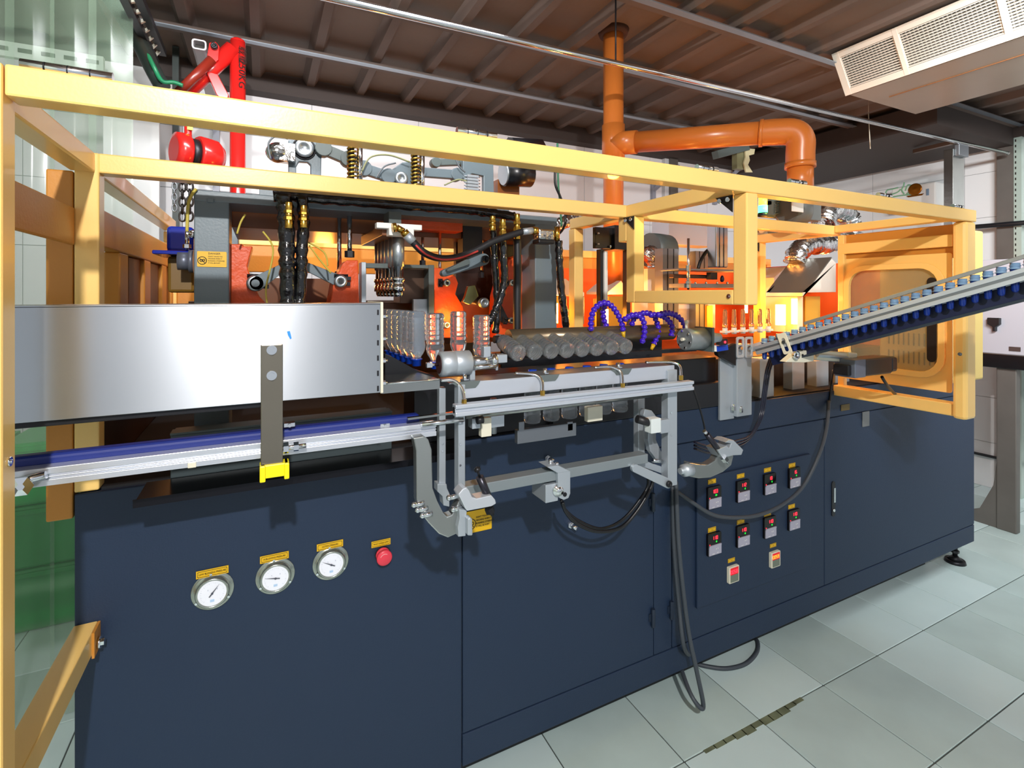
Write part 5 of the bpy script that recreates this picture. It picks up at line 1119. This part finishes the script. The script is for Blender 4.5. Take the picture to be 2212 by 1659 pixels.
q = P(2146, 700, x=XG-.012); obj('turn_handle', G().prism([(XG-.03, q.y+u_, q.z+v_) for u_, v_ in ((-.04, .045), (.03, .045), (.03, -.0), (.0, -.02), (.0, -.05), (-.018, -.05), (-.018, -.02), (-.04, .0))], (.03, 0, 0)), BLK, gc, bevel=.004)
q = P(2192, 754, x=XG-.002); obj('door_label', G().cb(q, .004, .06, .03), mat('label_brown', '#4A3A36', .5), gc)
obj('stand_beam', G().box(XG-.02, b_.y-.5, gz0-.10, XG+.4, a_.y+.12, gz0), SSP, gc, bevel=.004)
l0, l1 = P(2152, 900, x=XG), P(2196, 900, x=XG)
obj('stand_leg', G().box(XG, l1.y, 0, XG+.06, l0.y, gz0-.1), COLM, gc, bevel=.006)
obj('stand_foot_plate', G().prism([(XG+.01, l0.y, 0.0), (XG+.01, l0.y+.20, 0), (XG+.01, l0.y+.20, .05), (XG+.01, l0.y+.10, .10), (XG+.01, l0.y+.02, .30), (XG+.01, l0.y, .5)], (.04, 0, 0)), COLM, gc, bevel=.003)
au = thing('wall_unit', 'white wall unit with gold emblem and green lettering above the guard frame', 'wall unit', (WX-.12, 2.6, wx(1970, 430).z))
a_, b_ = P(1925, 445, x=WX-.2), P(2022, 396, x=WX-.2)
obj('unit_case', G().box(WX-.2, b_.y, a_.z-.05, WX-.01, a_.y, b_.z+.02), WHT, au, bevel=.015)
q = P(1977, 409, x=WX-.205); em = obj('gold_emblem', G().lathe(q, (-1, 0, 0), [(0, .055), (.006, .055), (.008, .045), (.006, .030), (.010, .012), (.010, 0)], 26), mat('emblem_gold', '#9A5A10', .3, .8), au)
obj('emblem_ribbon', G().prism([q+V(0, u_, v_) for u_, v_ in ((-.07, -.05), (.07, -.05), (.055, -.065), (-.055, -.065))], (-.005, 0, 0)), mat('emblem_gold', '#9A5A10', .3, .8), au)
q = P(1948, 413, x=WX-.203); gi = mat('green_ink', '#7FB48C', .5)
for pts in (((-.14, -.02), (-.13, .03), (-.08, .035), (-.03, .04)), ((-.12, -.02), (-.06, -.01), (-.03, .0), (-.01, .02)), ((.02, -.03), (.0, .01), (.015, .05), (.02, .08)), ((.03, .0), (.05, .05), (.09, .03)), ((.04, -.03), (.08, -.02), (.12, -.03)), ((-.13, -.045), (-.02, -.04), (.1, -.045))):
    obj('green_lettering', G().tube([q+V(0, -a_, b_) for a_, b_ in pts], .006, 5, 4), gi, au)
q = P(2004, 415, x=WX-.2); obj('switch', G().cb(q, .01, .02, .06), mat('switch_blue', '#7E98B0', .4), au)
# shelf brackets and dark conduits on the back wall
for n, px in enumerate((1412, 1450, 1545)):
    c = P(px, 400, WY-.03); t = thing('shelf_bracket', ('left grey triangular bracket on back wall right of orange pipe', 'dark slotted upright on the back wall between two brackets', 'right grey triangular bracket on back wall')[n], 'bracket', c)
    if n == 1:
        obj('upright', G().box(c.x-.10, WY-.05, c.z-.5, c.x-.05, WY-.007, c.z+.35), mat('slotted_white', '#C8CCD0', .4), t); obj('dark_upright', G().box(c.x-.05, WY-.07, c.z-.5, c.x+.05, WY-.007, c.z+.35), COLM, t)
    else:
        obj('upright', G().box(c.x-.02, WY-.04, c.z-.2, c.x+.02, WY-.007, c.z+.2), mat('bracket_grey', '#8A8E9C', .4), t); obj('bracket_arm', G().bar((c.x, WY-.03, c.z-.05), (c.x+.12, WY-.25, c.z+.15), .03, .03), mat('bracket_grey', '#8A8E9C', .4), t)
hf = thing('wall_hook_frame', 'dark steel bracket with torn cream tape below the ceiling at right', 'bracket', P(1600, 350, 2.9))
obj('bracket_plate', G().bar(P(1545, 335, 2.9), P(1612, 318, 2.9), .06, .06), GRYD, hf); obj('bracket_post', G().box(P(1592, 1, 2.9).x, 2.9, P(1600, 365, 2.9).z, P(1608, 1, 2.9).x, 2.95, P(1600, 320, 2.9).z), mat('olive_post', '#7A7A5A', .5), hf)
obj('torn_tape', G().prism([P(*p, 2.88) for p in ((1618, 321), (1631, 322), (1629, 333), (1618, 336), (1620, 346), (1616, 356), (1626, 372), (1612, 372), (1607, 352), (1611, 338), (1610, 324))], (0, .012, 0)), mat('torn_cream', '#C8C09A', .7), hf)
# power cable dropping from ceiling behind press
hose('green_cable', [(1204, 310), (1205, 345), (1206, 400), (1210, 440), (1213, 490)], 2.1, .005, mat('green_cable', '#1E6A48', .4), 'thin green cable hanging right of the toggle mechanism', 'cable')
hose('black_drop_cable', [(1199, 370), (1200, 400), (1212, 430), (1222, 470), (1216, 495), (1204, 508)], 1.7, .005, CB_, 'thin black cable looping to the foil wrapped valve', 'cable')
# ---------------------------------------------------------------- left rear: crane, hoist, blue winch
cr = thing('shop_crane', 'red steel workshop crane with slanting boom behind the machine', 'crane', P(513, 400, 3.0))
cy3 = 3.0
m0, m1 = P(496, 100, cy3), P(531, 100, cy3); rr = (m1.x-m0.x)/2; mx = (m0.x+m1.x)/2
obj('mast', G().cyl((mx, cy3, CT-.2), (mx, cy3, P(515, 92, cy3).z), rr, n=24).sph((mx, cy3, P(515, 92, cy3).z), rr, 10, .6), REDP, cr)
def tb2(name, p0, p1, y, r, m=REDP, w=None): return obj(name, G().cyl(P(*p0, y), P(*p1, y), r, n=16), m, cr)
tb2('boom', (503, 105), (395, 205), cy3-.02, .040); tb2('boom', (458, 128), (380, 205), cy3-.10, .022, mat('red_brown', '#7A2418', .3))
pl('boom_lug', [(452, 92), (466, 90), (474, 100), (472, 128), (450, 150), (444, 140)], cy3-.08, .03, REDP, cr, .003)
q = P(463, 101, cy3-.085); obj('lug_pin', disc(G(), q, .016, .02), BLK, cr)
obj('gusset_arm', G().prism([P(*p, cy3-.07) for p in ((444, 152), (470, 160), (494, 205), (490, 222), (468, 205))], (0, .06, 0)), REDP, cr, bevel=.003)
INK2 = mat('black_lettering', '#1E0C08', .5)
th = math.radians(30)
for s_, py, sz_ in (('\u8f7d\u91cd:', 125, .046), ('250KG', 164, .052)):
    q = P(515, py, cy3); text(s_, sz_, (mx+rr*math.sin(th), cy3-rr*math.cos(th), q.z), (0, 0, -1), (math.cos(th), math.sin(th), 0), INK2, cr, 'crane_lettering', off=.003)
tb = thing('square_tube', 'open end of a pale square steel tube above the red crane', 'tube', P(430, 95, 3.0))
a_, b_ = P(414, 82, 2.95), P(446, 110, 2.95)
obj('tube_wall', G().ring([(u_, 2.95, v_) for u_, v_ in rrect(a_.x, b_.z, b_.x, a_.z, .012, 2)], [(u_, 2.95, v_) for u_, v_ in rrect(a_.x+.007, b_.z+.007, b_.x-.007, a_.z-.007, .008, 2)], (0, .8, 0)), mat('tube_grey', '#C4BEC0', .4), tb); obj('tube_inside', G().box(a_.x+.006, 3.0, b_.z+.006, b_.x-.006, 3.02, a_.z-.006), INK, tb)
ho = thing('chain_hoist', 'round red electric chain hoist hanging behind the front rails', 'hoist', P(396, 345, 2.9))
c = P(380, 324, 2.75)
dv = V(.9, .45, 0).normalized()
obj('hoist_drum', G().lathe(c-dv*.01, dv, [(0, .060), (.006, .082), (.05, .086), (.06, .078)], 26), REDP, ho)
obj('hoist_drum', G().lathe(c+dv*.085, dv, [(0, .080), (.01, .086), (.08, .082), (.11, .055)], 26), REDP, ho)
obj('chain_wheel', G().lathe(c+dv*.052, dv, [(0, .068), (.04, .068)], 22), DARK, ho)
obj('top_hook', G().tube([c+dv*.05+V(0, 0, z_) for z_ in (.075, .12, .16)], .016, 8).cyl(c+dv*.05+V(-.06, 0, .20), c+dv*.05+V(.06, .0, .13), .008), REDP, ho)
obj('hook_tag', G().cb(c+dv*.05+V(.01, -.02, .115), .022, .006, .03), mat('tag_yellow', '#D8E020', .4), ho)
def chain(px, p0, p1, y, r, m, label):
    a_, b_ = P(px, p0, y), P(px, p1, y); L_ = a_.z-b_.z; l = r*4.2; n_ = int(L_/(l*.72)); g = G()
    for k in range(n_):
        c_ = V(a_.x, y, a_.z-(k+.5)*l*.72); pts = []
        for j in range(12):
            t = j*math.pi/6; u_ = r*1.15*math.cos(t); w_ = l*.5*math.sin(t)*(1 if abs(math.sin(t)) < .9 else .95)
            pts.append(c_+(V(u_, 0, w_) if k % 2 else V(0, u_, w_)))
        g.tube(pts, r*.42, 5, 1, closed=True, sub=False)
    o = obj('chain', g, m); o['kind'] = 'stuff'; return tag(o, label, 'chain')
DST = mat('chain_dark', '#34302E', .35, .8)
chain(377, 385, 466, 2.7, .008, ALUD, 'bright thin link chain hanging left behind the front rails')
chain(394, 380, 490, 2.7, .011, DST, 'dark chain, left of the pair above the blue winch')
chain(410, 380, 490, 2.7, .011, DST, 'dark chain, right of the pair beside yellow air line')
bw = thing('blue_gearbox', 'glossy blue gearbox with grey flange left of the press column', 'gearbox', P(390, 560, 1.9))
BG = mat('gloss_blue', '#0E2A9E', .2, coat=.4)
a_, b_ = P(359, 487, 1.95), P(419, 545, 1.95)
obj('gearbox_case', G().box(a_.x, 1.95, b_.z, b_.x, 2.12, a_.z), BG, bw, bevel=.012, seg=3)
obj('gearbox_foot', G().box(a_.x-.03, 1.90, b_.z-.012, b_.x, 2.1, b_.z), BG, bw, bevel=.003)
A, B = P(384, 564, 1.88), P(419, 563, 1.88); B.z = A.z
fl2 = obj('grey_flange', G().cyl(A, A+V(.035, 0, 0), .028, n=20).cyl(A+V(.03, 0, 0), B, .036, n=20), mat('flange_grey', '#6E7484', .4, .4), bw)
obj('red_mark', G().cb(P(381, 543, 1.946), .05, .004, .006), mat('red_mark', '#9A1430', .4), bw)
obj('lower_case', G().box(a_.x, 1.97, P(380, 632, 1.97).z, b_.x, 2.1, b_.z-.012), mat('olive_case', '#7A5A1C', .4), bw, bevel=.01)
obj('fitting', G().cyl(P(404, 500, 1.90), P(404, 540, 1.90), .006).hexa(P(404, 528, 1.90), P(404, 536, 1.90), .012).sph(P(417, 506, 1.90), .014), CHR, bw)
# ---------------------------------------------------------------- left: strip curtain, cable ladder, crates
PVC = mat('clear_pvc_strip', '#93AA93', .15, trans=.0, alpha=.17, bump=.3, bs=6, stretch=(1, 1, .2))
cu = thing('strip_curtain', 'clear plastic strip curtain hanging left of the machine', 'strip curtain', (-1.0, 2.5, 0))
rnd = random.Random(5)
for k in range(13):
    x = -1.55+k*.125; y = 2.55-.0*k+(k % 2)*.02
    g = G(); pts = []
    n_ = 5
    for j in range(n_+1): u_ = -.08+.16*j/n_; pts.append((x+u_*.9, y+.012*math.cos(j*1.3)+rnd.uniform(-.004, .004)))
    v = [V(a_, b_, z_) for z_ in (.02, 1.3, CZ-.02) for a_, b_ in pts]+[V(a_, b_+.003, z_) for z_ in (.02, 1.3, CZ-.02) for a_, b_ in pts]
    m_ = n_+1; f = []
    for o_ in (0, 3*m_):
        for r_ in (0, 1):
            for j in range(n_): q_ = (o_+r_*m_+j, o_+r_*m_+j+1, o_+(r_+1)*m_+j+1, o_+(r_+1)*m_+j); f.append(q_ if o_ == 0 else tuple(reversed(q_)))
    if x > -.50: continue
    obj('plastic_strip', G().add(v, f, True), PVC, cu)
obj('hanging_bar', G().box(-1.7, 2.52, CZ-.04, -.45, 2.60, CZ-.005), SSP, cu)
pr = thing('perforated_rail', 'pale perforated steel rail with slots behind the strip curtain', 'rail', (-1.0, 3.2, 2.4))
a_, b_ = P(0, 108, 3.2), P(225, 140, 3.2); 
obj('rail_body', G().bar(V(-1.9, 3.2, a_.z), V(P(225, 1, 3.2).x, 3.2, b_.z), .03, .07), mat('pale_green_rail', '#C6D2C6', .5), pr)
for k in range(14): q = V(-1.9, 3.18, a_.z).lerp(V(P(225, 1, 3.2).x, 3.18, b_.z), (k+.5)/14); obj('slot', G().cb(q, .05, .006, .018), INK, pr)
cl = thing('cable_ladder', 'dark cable ladder with pale rungs under the ceiling at the left', 'cable ladder', P(320, 60, 2.9))
R1 = [P(252, -40, 2.3), P(336, 135, 3.1)]; R2 = [P(285, -40, 2.3), P(352, 115, 3.1)]
obj('side_rail', G().bar(*R1, .03, .03), DARK, cl); obj('side_rail', G().bar(*R2, .03, .03), DARK, cl)
for k in range(8): obj('rung', G().bar(R1[0].lerp(R1[1], .08+.12*k), R2[0].lerp(R2[1], .08+.12*k), .012, .012), CREAM, cl)
dp = tag(obj('duct_pipe', G().tube([P(200, -60, 2.6), P(250, 10, 2.7), P(300, 90, 2.8), P(330, 150, 2.9), P(352, 190, 2.9)], .035, 12), mat('dark_greenish', '#26302C', .4)), 'dark diagonal cable bundle coming down from the ceiling at left', 'cable bundle')
dc = tag(obj('green_rope', G().tube([P(250, 0, 2.75), P(290, 60, 2.75), P(330, 140, 2.85), P(350, 175, 2.85), P(375, 178, 2.85), P(395, 185, 2.85)], .010, 8), mat('green_cord', '#1E7A50', .4)), 'green cord twisted along the dark cable bundle', 'cord')
wp = thing('white_partition', 'tall white sheet partition behind the left front rails', 'partition', (-.55, 3.2, 0))
a_ = P(222, 200, 3.35); b_ = P(344, 200, 3.35); obj('partition_sheet', G().box(a_.x, 3.35, .0, b_.x, 3.38, P(344, 150, 3.35).z), mat('partition_white', '#DADCDC', .4), wp, bevel=.003)
ov_ = tag(obj('dark_frame_post', G().box(P(372, 1, 3.5).x, 3.5, 1.9, P(386, 1, 3.5).x, 3.54, P(380, 100, 3.5).z), mat('dark_greenish', '#26302C', .4)), 'dark steel tube post in front of the back wall left of crane', 'post')
gp = tag(obj('wall_conduit', G().box(P(460, 1, WY-.05).x, WY-.06, 1.6, P(474, 1, WY-.05).x, WY-.01, P(467, 250, WY-.05).z), mat('bracket_grey', '#8A8E9C', .4)), 'grey vertical conduit on back wall left of red mast', 'conduit')
GRN = mat('green_crate', '#1FA045', .35, var=.15, vs=6)
def crate(x, y, z, w, h, label, g_):
    t = thing('plastic_crate', label, 'crate', (x, y, z), g_)
    obj('crate_body', G().box(x-w/2, y-.2, z, x+w/2, y+.2, z+h), GRN, t, bevel=.015); obj('crate_rim', G().box(x-w/2-.012, y-.212, z+h-.04, x+w/2+.012, y+.212, z+h-.015), GRN, t, bevel=.004)
    return t
for n, (x, z) in enumerate(((-1.44, .0), (-1.44, .312), (-1.44, .624), (-.93, .0), (-.93, .312), (-.93, .624))):
    crate(x, 3.5, z, .46, .31, 'green plastic crate behind the strip curtain, %s of the %s stack' % (('bottom', 'middle', 'top')[n % 3], ('left', 'right')[n//3]), 'green crates behind the strip curtain')
